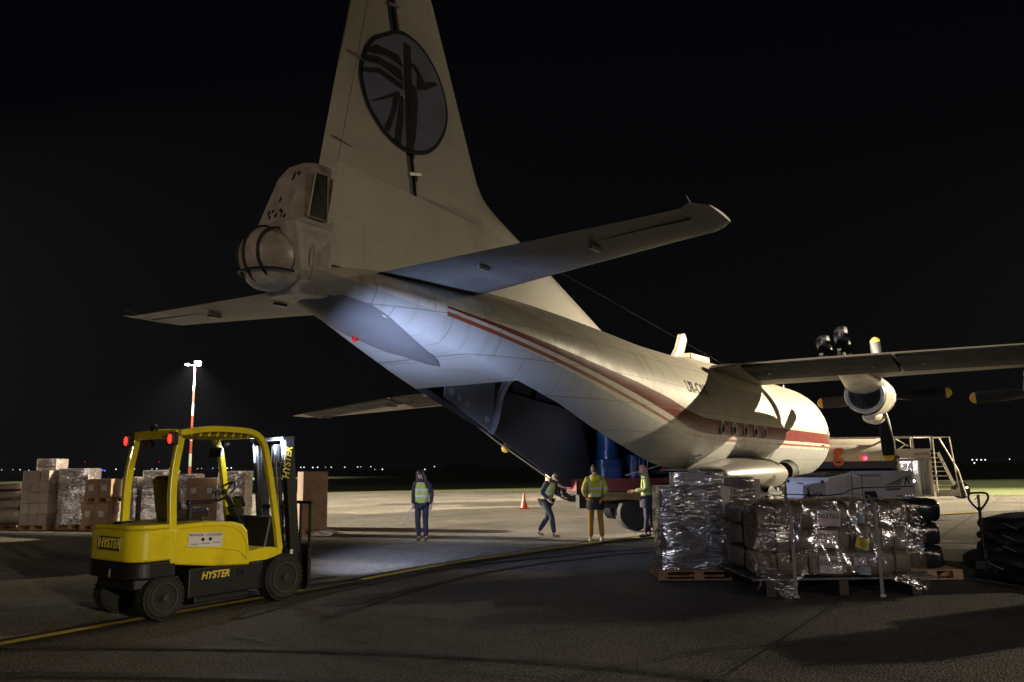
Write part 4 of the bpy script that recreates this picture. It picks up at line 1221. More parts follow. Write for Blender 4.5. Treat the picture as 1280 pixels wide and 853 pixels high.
def pallet(x, y, rz, z=0.0, label='', group='wooden pallets under the cargo', L=1.2, W=.8, cat='pallet'):
    t = empty('wooden_pallet', (x, y, z), rz, label, cat, group)
    b = MB()
    for k in range(5): b.box((0, -W / 2 + .06 + k * (W - .12) / 4, .133), (L, .115, .02))
    for q in (-1, 0, 1): b.box((q * (L / 2 - .07), 0, .112), (.14, W, .02))
    b.build('deck', M['wood'], t)
    for q in (-1, 0, 1):
        b = MB(); b.box((0, q * (W / 2 - .05), .011), (L, .10, .022))
        for p in (-1, 0, 1): b.box((p * (L / 2 - .07), q * (W / 2 - .05), .062), (.14, .10, .078))
        b.build('skid', M['wood'], t)
    return t


def load(name, x, y, rz, z, w, d, h, nx, nz, m, label, cat='wrapped load', group=None, film=None, ny=2, papers=(), jitter=.008, bulge=.03, part='carton'):
    t = empty(name, (x, y, z), rz, label, cat, group)
    cwid, cd, ch = w / nx, d / ny, h / nz
    for k in range(nz):
        for i in range(nx):
            for j in range(ny):
                if 0 < i < nx - 1 and 0 < j < ny - 1 and k < nz - 1: continue
                b = MB(); b.box((-w / 2 + cwid * (i + .5) + random.uniform(-1, 1) * jitter, -d / 2 + cd * (j + .5) + random.uniform(-1, 1) * jitter, ch * (k + .5)), (cwid - .012, cd - .012, ch - .008))
                b.build(part, m, t, bevel=.006, seg=1)
    for (px_, pz_, pw, ph, pm) in papers:
        b = MB(); b.box((px_, -d / 2 - .014, pz_), (pw, .004, ph)); b.build('paper_label', M[pm], t)
    if film:
        b = MB(); n = 40; rows = []
        for i in range(15):
            u = i / 14; row = []
            for k in range(n + 1):
                a = 2 * pi * k / n
                # rounded rectangle
                ca, sa = cos(a), sin(a); q = 1 / max(abs(ca), abs(sa)); q = min(q, 1.36)
                pxx, pyy = ca * q * (w / 2 + .016), sa * q * (d / 2 + .016)
                nz_ = noise.noise(Vector((pxx * 3.0 + x, pyy * 3.0 + y, u * h * 7)))
                band = .012 * sin(u * h * 14 + pxx * 1.5 + x)
                s_ = 1 + (nz_ * .5 + band) * bulge * 1.2
                row.append((pxx * s_, pyy * s_, .0 + (h + .012) * u))
            rows.append(row)
        b.grid(rows, 15, n + 1)
        rows = [[(p[0] * k_, p[1] * k_, p[2] + .01 * (1 - k_)) for p in rows[-1]] for k_ in (1, .6, .2, .02)]
        b.grid(rows, 4, n + 1)
        b.build('stretch_film', film, t, smooth=True)
    return t


random.seed(21)
G1 = 'wrapped pallet loads waiting beside the aircraft'
# two stacks right of centre
pallet(2.74, 12.62, radians(-2), 0, 'wooden pallet under the shiny wrapped stack nearest the four people', W=.9)
load('wrapped_stack', 2.74, 12.74, radians(-2), .145, 1.02, .86, 1.21, 3, 4, M['carton_mauve'], 'shiny mauve film wrapped carton stack on the front wooden pallet', 'wrapped load', G1, M['film'], bulge=.05)
b = MB(); b.box((3.18, 12.30, .95), (.13, .02, .82), rot=(0, .06, .05)); tag(b.build('corner_board', M['carton_pale'], None), 'pale corner board standing at the right edge of the mauve wrapped stack', 'corner board')
random.seed(22)
load('wrapped_stack', 2.88, 12.80, radians(-3), 1.37, .74, .55, .19, 2, 1, M['paper'], 'low pale foil wrapped box lying on top of the mauve stack', 'wrapped box', G1, M['film'], bulge=.03)
b = MB(); b.box((0, 0, .09), (.09, .16, .18)); w_ = b.build('white_carton', M['carton_pale'], None, bevel=.006); w_.location = (3.25, 12.75, 1.39); tag(w_, 'small upright white box standing on top of the stacks', 'small box')
pallet(3.52, 13.5, radians(-4), 0, 'wooden pallet behind, under the second carton stack', W=.9)
load('wrapped_stack', 3.50, 13.5, radians(-4), .145, .84, .8, 1.33, 3, 4, M['carton_mauve'], 'second dark carton stack standing behind the shiny mauve one', 'wrapped load', G1, M['film'], bulge=.03)
b = MB(); b.box((3.93, 13.06, .85), (.08, .02, 1.2)); tag(b.build('corner_board', M['carton_pale'], None), 'narrow pale corner board on the second carton stack next to the bales', 'corner board')

# aluminium air cargo sheet with brown bales
GB = 'brown bales strapped on the aluminium cargo sheet'
sheet_t = empty('air_cargo_sheet', (4.22, 11.60, 0), radians(1.5), 'thin aluminium cargo sheet on timber bearers under the brown bales', 'cargo pallet')
b = MB(); b.box((0, 0, .215), (2.4, 2.0, .03)); b.build('deck', M['chain'], sheet_t, bevel=.006)
for q in (-.95, 0, .95):
    b = MB(); b.box((q, 0, .10), (.12, 1.9, .2)); b.build('bearer', mat('dark_timber', (.05, .035, .025), .8), sheet_t)
M['jute'] = mat('brown_bale_wrap', (0.15, 0.105, 0.068), 0.5, var=0.18, scale=4, dirt=(0.13, 0.085, 0.06), dscale=5, damt=0.6, bump=0.5, bscale=9)


def sgn(v, e): return (abs(v) ** e) * (1 if v >= 0 else -1)


def bale(cx_, cy_, cz_, w, d, h, label, seed, straps=(), papers=(), rz=0.0, m=None, soft=.30):
    b = MB(); rows = []; nu, nv = 26, 24
    for i in range(nu + 1):
        u = -pi / 2 + pi * i / nu; row = []
        for k in range(nv + 1):
            v = 2 * pi * k / nv
            X = sgn(sin(u), soft * .75) * w / 2
            r = sgn(cos(u), soft)
            Y = r * sgn(cos(v), .42) * d / 2; Z = r * sgn(sin(v), .42) * h / 2
            ns = noise.noise(Vector((X * 4 + seed, Y * 4, Z * 5))) * .03 + noise.noise(Vector((X * 11 + seed, Y * 9, Z * 12))) * .014
            pinch = 1.0
            for s_ in straps: pinch -= .07 * math.exp(-((X - s_) / .028) ** 2)
            row.append((X * (1 + ns), (Y + sgn(Y, 0) * ns) * pinch if abs(Y) > 1e-6 else Y, (Z + sgn(Z, 0) * ns) * pinch if abs(Z) > 1e-6 else Z))
        rows.append(row)
    b.grid(rows, nu + 1, nv + 1)
    o = b.build('bale', m or M['jute'], None, smooth=True); o.location = (cx_, cy_, cz_); o.rotation_euler = (0, 0, rz)
    tag(o, label, 'bale', GB)
    for s_ in straps:
        b = MB(); pts = []
        for k in range(25):
            v = 2 * pi * k / 24
            pts.append((s_, sgn(cos(v), .42) * d / 2 * .955, sgn(sin(v), .42) * h / 2 * .955))
        b.tube(pts, .013, n=5, cap=False); b.build('strap', M['black'], o)
    for (x_, z_, pw, ph, pm, tx, tilt) in papers:
        b = MB(); yy = -d / 2 - .012
        b.box((x_, yy, z_), (pw, .004, ph), rot=(0, tilt, 0)); pl = b.build('paper_label', M[pm], o)
        if tx: text('lettering', tx, .095, M['ink'], pl, (x_, yy - .004, z_ + ph * .12), (cos(tilt), 0, -sin(tilt)), (sin(tilt), 0, cos(tilt)), ext=.0006, off=.0)
    return o


yb = 10.98
rows_z = (1.005, .70, .395)
for i, (num, zz, tl_) in enumerate((('503765', rows_z[0], .05), ('503772', rows_z[1], .04), ('503789', rows_z[2], .03))):
    pw = .30 if i else .31
    pos = ('top', 'middle', 'bottom')[i]
    if i == 1:
        papers = [(-.11, .01, pw, .22, 'paper_pink', num, tl_), (.36, -.07, .16, .14, 'paper_blue', None, .1)]
    elif i == 0:
        papers = [(-.06, -.03, pw, .20, 'paper_pink', num, tl_), (.33, -.04, .16, .12, 'paper_blue', None, -.03)]
    else:
        papers = [(-.07, -.01, pw, .22, 'paper_pink', num, tl_), (.31, .03, .16, .11, 'paper_pink', None, -.05), (.36, -.09, .16, .10, 'paper_blue', None, .05)]
    bale(4.17, yb, zz, 1.22, .62, .335, 'front brown bale labelled %s, %s of the three numbered bales' % (num, pos), i * 3.1, (-.27 - .04 * i, .2 + .01 * i), papers)
    bale(3.40, yb + .02, zz, .50, .62, .335, '%s lumpy brown bale under the left end of the plastic sheet' % pos, 20 + i, (.02,))
    bale(4.95, yb + .12, zz, .46, .72, .345, '%s brown bale at the right end under bulging plastic' % pos, 40 + i, (.0,), rz=.1)
    bale(4.2, 11.95, zz, 2.1, .7, .31, '%s brown bale of the rear row behind the numbered ones' % pos, 60 + i, (-.5, .5))
b = MB(); b.prism([(-.09, -.07), (.09, -.07), (.10, .06), (-.08, .07)], 'Y', -.004, .004); o = b.build('warning_tag', mat('yellow_tag', (.62, .48, .02), .5), None); o.location = (4.50, 10.62, .66); o.rotation_euler = (0, .28, 0)
tag(o, 'yellow tag with black corner hanging from the middle numbered bale', 'tag')
b = MB(); b.box((-.09, -.006, 0), (.03, .004, .15)); b.build('black_edge', M['ink'], o)
for q in range(3):
    b = MB(); b.box((.02, -.006, .03 - .03 * q), (.10, .002, .006)); b.build('print_line', M['ink'], o)

# polythene sheet draped over the bales
b = MB(); nu, nv = 60, 46; P = []
for i in range(nu + 1):
    u = i / nu; x = 3.06 + 2.20 * u; row = []
    # how far the sheet hangs down in front
    hang = lerp([(0, .95), (.08, 1.0), (.17, 1.20), (.20, 1.22), (.24, 1.10), (.30, .93), (.45, .90), (.72, .92), (.83, 1.0), (.95, 1.05), (1, .95)], u)
    topz = 1.19 + .05 * sin(pi * u) - .15 * max(0, (u - .9) / .1) ** 2 - .10 * max(0, (.06 - u) / .06) ** 2
    for j in range(nv + 1):
        v = j / nv; Lt = 1.15; s_ = v * (Lt + hang)
        if s_ < Lt:
            y = 11.72 - s_; z = topz - .04 * (1 - s_ / Lt)
            if s_ > Lt - .08: z -= .03 * ((s_ - Lt + .08) / .08) ** 2
        else:
            dn = s_ - Lt; bul = .11 * sin(min(1, dn / .9) * pi) if (u < .3 or u > .74) else .035 * (1 + sin(x * 9 + z * 7))
            y = 10.57 - bul - .03 * (u < .24); z = topz - .03 - dn
        nn_ = noise.noise(Vector((x * 5, y * 5, z * 5))) * .030 + noise.noise(Vector((x * 13, y * 13, z * 13 + 4))) * .016
        row.append((x + nn_ * .7 + (.05 * sin(z * 9) if u < .03 or u > .97 else 0), y + nn_, z + nn_ * (1 if s_ < Lt else .3)))
    P.append(row)
b.grid(P, nu + 1, nv + 1)
# right end curtain
P = []
for i in range(20):
    u = i / 19; y = 10.5 + 1.2 * u; row = []
    for j in range(24):
        v = j / 23; z = 1.05 - .85 * v
        nn_ = noise.noise(Vector((3, y * 7, z * 5))) * .06
        row.append((5.22 + .07 * sin(pi * v) + nn_, y, z))
    P.append(row)
b.grid(P, 20, 24)
tag(b.build('polythene_sheet', M['film_heavy'], None, smooth=True), 'crinkled clear polythene sheet draped over the brown bales', 'plastic sheet')
GS = 'grey lashing straps hanging over the bales'
for (x, lab) in ((3.55, 'grey lashing strap hanging down at the left end of the bales'), (4.64, 'grey lashing strap hanging down right of the yellow tag')):
    b = MB(); b.tube([(x, 11.4, 1.27), (x, 10.62, 1.26), (x, 10.46, 1.14), (x - .005, 10.43, .6), (x - .01, 10.42, .03)], .02, sq=(.045, .006))
    st_ = b.build('lashing_strap', mat('grey_webbing', (.17, .16, .15), .6, bump=.3, bscale=60), None); tag(st_, lab, 'strap', GS)
    b = MB(); b.box((x - .01, 10.415, .03), (.07, .03, .03)); b.build('hook', M['steel'], st_)
# dark bale behind on the right
bale(6.02, 12.35, .98, .62, .7, .34, 'upper black wrapped bundle behind the right end of the bales', 80, (.1,), m=M['dark_gloss'])
bale(6.00, 12.35, .64, .56, .7, .34, 'middle black wrapped bundle behind the right end of the bales', 81, (), m=M['dark_gloss'])
bale(6.00, 12.35, .32, .60, .7, .34, 'lowest black wrapped bundle behind the right end of the bales', 82, (), m=M['dark_gloss'])
for o in [o for o in bpy.data.objects if o.get('label', '').endswith('wrapped bundle behind the right end of the bales')]:
    o['group'] = 'black bundles behind the bales'; o['category'] = 'bundle'; o.name = 'black_bundle'
pallet(6.05, 12.35, 0, 0, 'wooden pallet under the black wrapped bundles', L=.9, W=.8)

# ---- pallet truck with dark netting heap on the right
pj = empty('pallet_truck', (6.92, 12.1, 0), radians(-78), 'black hand pallet truck with looped handle beside the dark netting', 'pallet truck')
b = MB(); b.tube([(0, 0, .25), (.0, 0, .9), (0, 0, 1.02)], .022, n=10); b.tube(curve_pts([(0, .0, .96), (0, .11, 1.06), (0, .17, 1.15), (0, .14, 1.215), (0, 0, 1.225), (0, -.14, 1.215), (0, -.17, 1.15), (0, -.11, 1.06), (0, 0, .96)]), .016, n=8)
b.build('handle', M['fk_black'], pj, smooth=True)
b = MB(); b.tube([(0, 0, 1.0), (0, 0, 1.2)], .018, n=8); b.build('handle_stem', mat('worn_yellow_grey', (.28, .25, .14), .5), pj)
b = MB(); b.tube([(0, .01, 1.19), (0, -.07, 1.12)], .006, n=6); b.build('release_lever', M['steel'], pj)
b = MB(); b.tube([(0.02, 0, .1), (0.02, 0, .42)], .05, n=12); b.box((.06, 0, .2), (.1, .5, .12)); b.build('hydraulic_pump', M['fk_black'], pj, bevel=.005)
for s in (1, -1):
    b = MB(); b.box((.68, s * .19, .09), (1.15, .16, .05)); b.build('fork', M['fk_black'], pj, bevel=.01)
    b = MB(); b.lathe([(-.03, 0), (-.03, .09), (.03, .09), (.03, 0)], 'Y', (0, s * .06, .09), n=16); b.build('wheel', M['tyre'], pj, smooth=True)
GN = 'dark folded cargo netting stacked at the right'
random.seed(5)
labs = ['lowest and widest layer of dark folded netting at the right edge', 'second dark layer of folded netting above the lowest', 'third dark layer of folded netting in the right hand heap', 'topmost dark layer of the folded netting heap by the pallet truck']
for k, (cx_, w, zz, h) in enumerate(((8.22, 2.7, .20, .38), (8.12, 2.05, .44, .24), (8.2, 2.2, .60, .22), (8.26, 2.25, .76, .20))):
    b = MB(); rows = []
    for i in range(31):
        u = -pi / 2 + pi * i / 30; row = []
        for q in range(21):
            v = 2 * pi * q / 20
            X = sgn(sin(u), .5) * w / 2; r = sgn(cos(u), .5); Y = r * sgn(cos(v), .7) * .5; Z = r * sgn(sin(v), .7) * h / 2
            n1 = noise.noise(Vector((X * 3 + k * 9, Y * 3, Z * 6))); 
            row.append((X + n1 * .12, Y + n1 * .1, Z + n1 * .05 + .04 * sin(X * 3 + k)))
        rows.append(row)
    b.grid(rows, 31, 21); o = b.build('folded_netting', mat('dark_netting', (.018, .018, .02), .6, var=.3, bump=1.0, bscale=18), None, smooth=True)
    o.location = (cx_, 12.35, zz); tag(o, labs[k], 'netting', GN)
    b = MB(); b.tube([(-w / 2 + .02, -.42, .02), (-w / 2 + .14, -.53, -.05)], .012, n=6); b.build('buckle', M['steel'], o)
# loads standing just outside the frame to the right (they throw the long foreground shadow)
for i, (x, y, h, lab) in enumerate(((8.7, 10.3, 1.75, 'tall brown carton load to the right of the netting heap'), (10.1, 11.2, 1.7, 'farther brown carton load to the right of the netting heap'))):
    pallet(x, y, .1, 0, 'wooden pallet under the ' + ('tall' if i == 0 else 'farther') + ' carton load right of the netting')
    load('wrapped_load', x, y, .1, .145, 1.15, .8, h, 3, 4, M['carton'], lab, 'wrapped load', None, M['film_far'])

# ---- row of loads on the left, beyond the forklift
GL = 'pallet loads in the row beyond the forklift'
random.seed(31)
# x0, x1, y, height, nx, nz, material, wrapped, label
ROW = [
    (-14.86, -13.95, 25.0, 1.62, 3, 5, 'carton_pale', 0, 'tallest pale carton block in the row at the left, with a narrower crown'),
    (-13.86, -12.98, 24.9, 1.66, 2, 4, 'carton_mauve', 1, 'shiny wrapped load right of the tallest pale carton block'),
    (-12.90, -12.12, 24.7, .64, 2, 2, 'carton', 0, 'lower brown carton tier with white labels left of the forklift guard'),
    (-12.02, -11.55, 25.3, 1.38, 1, 3, 'carton_mauve', 1, 'dark narrow wrapped load seen through the forklift rear guard'),
    (-11.42, -10.58, 25.0, 1.58, 2, 4, 'carton_pale', 1, 'pale tall wrapped load behind the forklift seat'),
    (-10.50, -9.9, 25.5, 1.45, 1, 3, 'carton_mauve', 1, 'dark wrapped load right of the pale tall one behind the seat'),
    (-9.85, -8.88, 24.6, 1.34, 2, 2, 'carton', 0, 'brown cartons with white label behind the steering wheel'),
    (-8.80, -8.00, 24.4, 1.52, 2, 4, 'carton_pale', 1, 'pinkish wrapped load seen between guard and mast'),
]
for (x0, x1, y, h, nx, nz, m_, wr, lab) in ROW:
    xc, w = (x0 + x1) / 2, x1 - x0
    ya = random.uniform(-.13, .13); y += random.uniform(-.25, .25)
    pallet(xc, y, ya, 0, 'pallet under the ' + lab.split(' with a ')[0].split(',')[0], L=w + .04)
    pp_ = ()
    if m_ == 'carton': pp_ = tuple((-w / 4 + w / 2 * i, h * (.5 if nz == 2 and h < 1 else .72), .15, .17, 'paper') for i in range(2))
    load('wrapped_load' if wr else 'carton_load', xc, y, ya, .145, w, .8, h, nx, nz, M[m_], lab, 'pallet load', GL, M['film_far'] if wr else None, papers=pp_, jitter=.02, bulge=.07)
# second tier on the labelled cartons
pallet(-12.51, 24.7, .02, .79, 'pallet between the two brown labelled carton tiers', L=.82)
load('carton_load', -12.51, 24.7, .04, .935, .78, .8, .56, 2, 1, M['carton'], 'upper brown carton tier with white labels left of the forklift guard', 'pallet load', GL, None, papers=((-.19, .3, .15, .17, 'paper'), (.19, .3, .15, .17, 'paper')))
# crown on the tallest block
load('carton_load', -14.30, 25.0, .02, 1.77, .58, .7, .34, 2, 1, M['carton_pale'], 'narrow wrapped crown of cartons on the tallest pale block', 'pallet load', GL, M['film_far'], bulge=.12)
# low untidy pile at the far left
pallet(-15.7, 25.2, .05, 0, 'pallet under the low untidy wrapped pile at the far left', L=1.4)
for k, (zz, w, h, lab) in enumerate(((.40, 1.5, .48, 'bottom'), (.76, 1.3, .30, 'second'), (1.03, 1.2, .26, 'third'), (1.28, 1.25, .22, 'top'))):
    o = bale(-15.75 + .06 * (k % 2), 25.2, zz, w, .8, h, lab + ' bundle of the low untidy pile at the far left', 100 + k, (), m=mat('grubby_wrap', (.34, .30, .25), .35, var=.4, scale=3, dirt=(.03, .03, .035), dscale=3, damt=.9, bump=.7, bscale=6))
    o['group'] = 'bundles of the untidy pile'; o['category'] = 'bundle'; o.name = 'wrapped_bundle'
# tall brown box in front of the row, right of the mast
pallet(-5.36, 21.55, radians(28), 0, 'pallet under the tall brown crate right of the forklift mast', L=.78, W=.8)
load('tall_crate', -5.36, 21.55, radians(28), .145, .66, .66, 1.50, 1, 1, M['carton'], 'tall plain brown crate standing right of the forklift mast', 'crate', None, None, ny=1, part='crate_body')
b = MB(); b.prism([(0, 0), (.5, .02), (.62, .12), (.3, .16), (.02, .1)], 'Y', -.25, .25); o = b.build('plastic_scrap', M['film_far'], None); o.location = (-5.2, 21.1, .0); tag(o, 'loose scrap of plastic film at the foot of the tall crate', 'plastic scrap')

# ------------------------------------------------------------------ ground power unit (white box cart) behind the bales
gp = empty('ground_power_unit', (5.6, 14.5, 0), radians(25), 'low off white ground power cart with stripe behind the brown bales', 'power cart')
M['gpu'] = mat('gpu_panel', (0.74, 0.71, 0.74), 0.45, var=0.06, scale=2, dirt=(0.22, 0.20, 0.19), dscale=2, damt=0.35, bump=0.02)
M['stripe'] = mat('dark_red_stripe', (0.06, 0.02, 0.025), 0.5)
b = MB(); b.prism([(0, .35), (0, 1.36), (.07, 1.43), (.62, 1.50), (.86, 1.44), (1.35, 1.44), (1.70, 1.53), (2.22, 1.53), (2.25, 1.50), (2.25, .35)], 'Y', 0, 1.0)
body = b.build('body', M['gpu'], gp, bevel=.03, seg=3)
b = MB(); b.prism([(.10, 1.455), (.60, 1.512), (.60, 1.52), (.10, 1.462)], 'Y', .12, .88); b.build('roof_grille', M['dark'], gp)
b = MB(); b.box((.62, -.004, .95), (.012, .006, 1.1)); b.box((.88, -.004, .95), (.012, .006, 1.0)); b.build('panel_joint', M['stripe'], body)
b = MB(); b.tube([(-.008, .99, 1.12), (-.008, .01, 1.12), (-.006, -.006, 1.12)], .01, n=4)
b.tube([(0, -.006, 1.12), (.35, -.006, 1.14), (.62, -.006, 1.22), (.88, -.006, 1.24), (2.22, -.006, 1.24)], .01, n=4); b.build('body_stripe', M['stripe'], body)
b = MB(); b.prism([(.92, .80), (.92, 1.17), (1.2, 1.17), (1.38, .80)], 'Y', -.012, .0); b.build('side_opening', M['dark'], gp)
b = MB(); b.lathe([(0, .06), (.16, .065), (.2, .03), (.24, .015)], 'Z', (-.06, .38, .93), n=14); b.tube([(-.06, .38, 1.17), (-.06, .41, 1.22), (-.06, .38, 1.26), (-.06, .35, 1.22), (-.06, .38, 1.17)], .008, n=6); b.build('hanging_plug', M['black'], gp, smooth=True)
for yy in (.93, .09):
    b = MB(); b.lathe([(-.02, 0), (-.02, .025), (0, .03)], 'X', (0, yy, 1.36), n=12); b.build('lamp_socket', M['stripe'], gp)
b = MB(); b.box((.70, .3, 1.475), (.12, .1, .04)); b.build('lifting_eye', M['dark'], gp)
fx, fy = (0, -1, 0), (0, 0, 1)


def fan_logo(parent, o, xd, k):
    """row of slanted bars like a rising fan with a small peak"""
    o = Vector(o); xd = Vector(xd).normalized(); b = MB(); nrm = xd.cross(Vector((0, 0, 1)))
    for i in range(6):
        p = o + xd * (.055 * i) * k; h = (.02 + .022 * i) * k
        b.tube([p, p + xd * h * .9 + Vector((0, 0, h))], .01, sq=(.020 * k, .004))
    p = o + xd * .42 * k; b.tube([p, p + xd * .05 * k + Vector((0, 0, .12 * k)), p + xd * .11 * k + Vector((0, 0, .02 * k))], .01, sq=(.02 * k, .004))
    b.build('logo_bars', M['ink'], parent)


fan_logo(gp, (-.012, .56, 1.06), (0, -1, 0), .9)
text('lettering', 'aviapartner', .075, M['ink'], gp, (-.008, .55, 1.02), fx, fy, ext=.001)
text('lettering', 'Hobart', .055, M['ink'], gp, (-.008, .62, 1.33), fx, fy, ext=.001)
fan_logo(gp, (1.50, -.012, 1.27), (1, 0, 0), 1.15)
text('lettering', 'aviapartner', .09, M['ink'], gp, (1.66, -.008, 1.20), (1, 0, 0), fy, ext=.001)
text('lettering', '2220', .10, M['ink'], gp, (2.08, -.008, 1.40), (1, 0, 0), fy, ext=.001)
text('lettering', 'Diesel', .06, M['ink'], gp, (1.82, -.008, 1.07), (1, 0, 0), fy, ext=.001)
for k in range(3):
    b = MB(); b.lathe([(-.006, 0), (-.006, .008), (0, .01)], 'Y', (2.0 + .09 * k, -.002, 1.07), n=8); b.build('indicator_lamp', emat('indicator_glow', (1, .8, .5), .8), gp)
for (xx, yy) in ((.35, .1), (.35, .9), (1.9, .1), (1.9, .9)):
    b = MB(); b.lathe([(-.07, .1), (-.08, .24), (-.05, .27), (.05, .27), (.08, .24), (.07, .1)], 'Y', (xx, yy, .27), n=20); b.build('wheel', M['tyre'], gp, smooth=True)

# ------------------------------------------------------------------ tanker truck with pump cabinet behind the nose
tk = empty('fuel_tanker', (18.9, 38.0, 0), 0, 'white tanker truck with blue stripe, lit pump cabinet and rear stairs behind the nose', 'truck')
M['tank'] = mat('tank_cream', (0.42, 0.38, 0.32), 0.5, var=0.08, scale=.8, dirt=(0.25, 0.21, 0.17), dscale=1, damt=0.5)
M['navy'] = mat('navy_stripe', (0.015, 0.018, 0.06), 0.5)
M['galv'] = mat('galvanised_steel', (0.42, 0.40, 0.35), 0.5, metal=.2, var=.15)
b = MB(); P = []
for X in (-9.2, -9.1, -1.15, -.95):
    k = .92 if X in (-9.2, -.95) else 1
    P.append([(X, 1.15 + 1.2 * k * sgn(cos(t), .7), 2.15 + .72 * k * sgn(sin(t), .7)) for t in [2 * pi * q / 28 for q in range(29)]])
b.grid(P, 4, 29); b.add(P[0], [tuple(range(28))]); b.add(P[-1], [tuple(range(28))]); b.build('tank', M['tank'], tk, smooth=True)
b = MB(); b.tube([(-9, .12, 2.90), (-1.0, .12, 2.90)], .04, n=6); b.tube([(-9, 1.9, 2.95), (-1.0, 1.9, 2.95)], .04, n=6); b.build('top_rail', M['galv'], tk)
b = MB(); b.box((-4.9, .02, 1.62), (8.0, .1, .30)); b.build('side_stripe', M['navy'], tk)
b = MB(); b.box((-4.6, 1.1, 1.25), (8.4, 1.2, .35)); b.box((-4.6, .1, 1.15), (7.8, .15, .40)); b.build('chassis', M['dark'], tk)
for X in (-8.0, -6.8, -2.6, -1.5):
    for yy in (.15, 2.1):
        b = MB(); b.lathe([(-.15, .25), (-.16, .48), (-.1, .52), (.1, .52), (.16, .48), (.15, .25), (.05, .2), (-.05, .2)], 'Y', (X, yy, .52), n=24); b.build('wheel', M['tyre'], tk, smooth=True)
b = MB(); b.prism([(-12.2, .5), (-12.2, 2.2), (-11.9, 3.0), (-9.6, 3.05), (-9.6, .5)], 'Y', 0, 2.3); cb_ = b.build('cab', M['tank'], tk, bevel=.05)
b = MB(); b.prism([(-11.9, 1.7), (-11.7, 2.5), (-10.6, 2.5), (-10.6, 1.7)], 'Y', -.02, .0); b.build('cab_window', M['porthole'], cb_)
text('lettering', 'g', 1.15, mat('orange_red_paint', (.42, .075, .02), .5), tk, (-3.62, -.10, 2.22), (1, 0, 0), (0, 0, 1), off=.025)
# pump cabinet: open box with lit pumps
b = MB()
x0, x1, z0, z1 = -.80, .80, .12, 2.28
b.box(((x0 + x1) / 2, 1.0, 2.10), (x1 - x0, 2.0, .38)); b.box((x0 + .06, 1.0, 1.1), (.12, 2.0, 1.9)); b.box((x1 - .06, 1.0, 1.1), (.12, 2.0, 1.9)); b.box((0, 1.0, .16), (1.6, 2.0, .08)); b.box((0, 1.4, 1.1), (1.5, .06, 1.9))
cbn = b.build('pump_cabinet', M['tank'], tk, bevel=.01)
b = MB(); b.box((0, -.02, 1.84), (1.5, .08, .10)); b.build('roller_shutter', mat('shutter_grey', (.22, .19, .17), .5), cbn)
text('lettering', 'KEROSENE', .14, M['ink'], cbn, (.35, -.01, 2.10), (1, 0, 0), (0, 0, 1), ext=.002)
b = MB(); b.box((.18, .25, 1.0), (.07, .5, 1.6)); b.box((.45, .3, 1.0), (.03, .2, 1.5)); b.box((.62, .3, 1.0), (.03, .2, 1.5)); b.build('hose_rack', M['galv'], cbn)
for (xx, zz, r) in ((-.52, 1.25, .12), (-.18, 1.3, .1), (-.5, .85, .13), (-.12, .85, .13), (-.35, .45, .12)):
    b = MB(); b.lathe([(.2, 0), (.2, r), (.5, r), (.5, 0)], 'Y', (xx, 0, zz), n=16); b.tube([(xx, .45, zz), (xx + .1, .4, zz + .35)], .035, n=8); b.build('pump', M['steel'], cbn, smooth=True)
b = MB(); b.tube([(-.6, .15, .3), (-.6, .15, 1.5), (-.1, .15, 1.5), (-.1, .15, .3)], .03, n=8); b.tube([(-.6, .12, 1.05), (0, .12, 1.05)], .03, n=8); b.build('pipework', M['galv'], cbn)
M['lamp_white'] = emat('lamp_white', (.95, .93, 1.0), 9.0)
b = MB(); b.box((-.35, .35, 1.72), (.55, .2, .05)); b.build('cabinet_lamp', M['lamp_white'], cbn)
for xx in (-.50, -.06):
    b = MB(); b.lathe([(0, 0), (0, .06), (.04, .06)], 'Y', (xx, .1, .84), n=12); b.build('gauge_lamp', M['lamp_white'], cbn)
lamp('cabinet_glow', 'POINT', (18.55, 38.3, 1.55), 30, (.95, .93, 1.0), .1)
# railing
b = MB()
for zz in (2.32, 2.92):
    b.tube([(-.85, 0, zz), (.85, 0, zz), (.85, 1.9, zz), (-.85, 1.9, zz), (-.85, 0, zz)], .03, sq=(.06, .05))
for (xx, yy) in ((-.85, 0), (0, 0), (.85, 0), (-.85, 1.9), (.85, 1.9), (0, 1.9)): b.tube([(xx, yy, 2.28), (xx, yy, 2.92)], .03, sq=(.05, .05))
b.tube([(-.45, .9, 2.9), (.0, .5, 2.5)], .03, n=6); b.tube([(-.3, 1, 2.3), (.1, .8, 2.6)], .03, n=6); b.build('railing', M['galv'], tk)
# stairs
b = MB()
for k in range(9): b.box((1.45 + .03 * k * 0, .1 + .17 * k, 2.1 - 1.75 * (8 - k) / 8 + .05), (.95, .20, .035))
st_ = b.build('stairs', M['galv'], tk)
b = MB()
for xx in (.95, 1.95):
    b.tube([(xx, -.02, .18), (xx, 1.5, 2.15)], .03, sq=(.05, .16))
b.box((1.45, 0, .28), (1.0, .08, .3)); b.build('stair_stringer', M['galv'], st_)
b = MB()
for xx in (.93, 1.72, 2.0):
    b.tube([(xx + .25 * (xx > 1.1), -.08, .10), (xx, -.04, 1.3 if xx > 1.9 else 2.88), (xx, 1.4, 2.9)], .03, n=6)
b.tube([(.95, -.04, 2.88), (1.72, -.04, 2.88)], .03, n=6); b.build('handrail', M['galv'], st_)
b = MB(); b.lathe([(-.03, 0), (-.03, .05), (0, .05)], 'Y', (2.28, -.1, .52), n=10); b.build('marker_lamp', emat('marker_glow', (1, .75, .7), 6), tk)
b = MB(); b.lathe([(-.03, 0), (-.03, .07), (0, .07)], 'Y', (-2.35, -.1, 1.93), n=10); b.build('side_marker', emat('marker_red', (1, .03, .08), 9), tk)
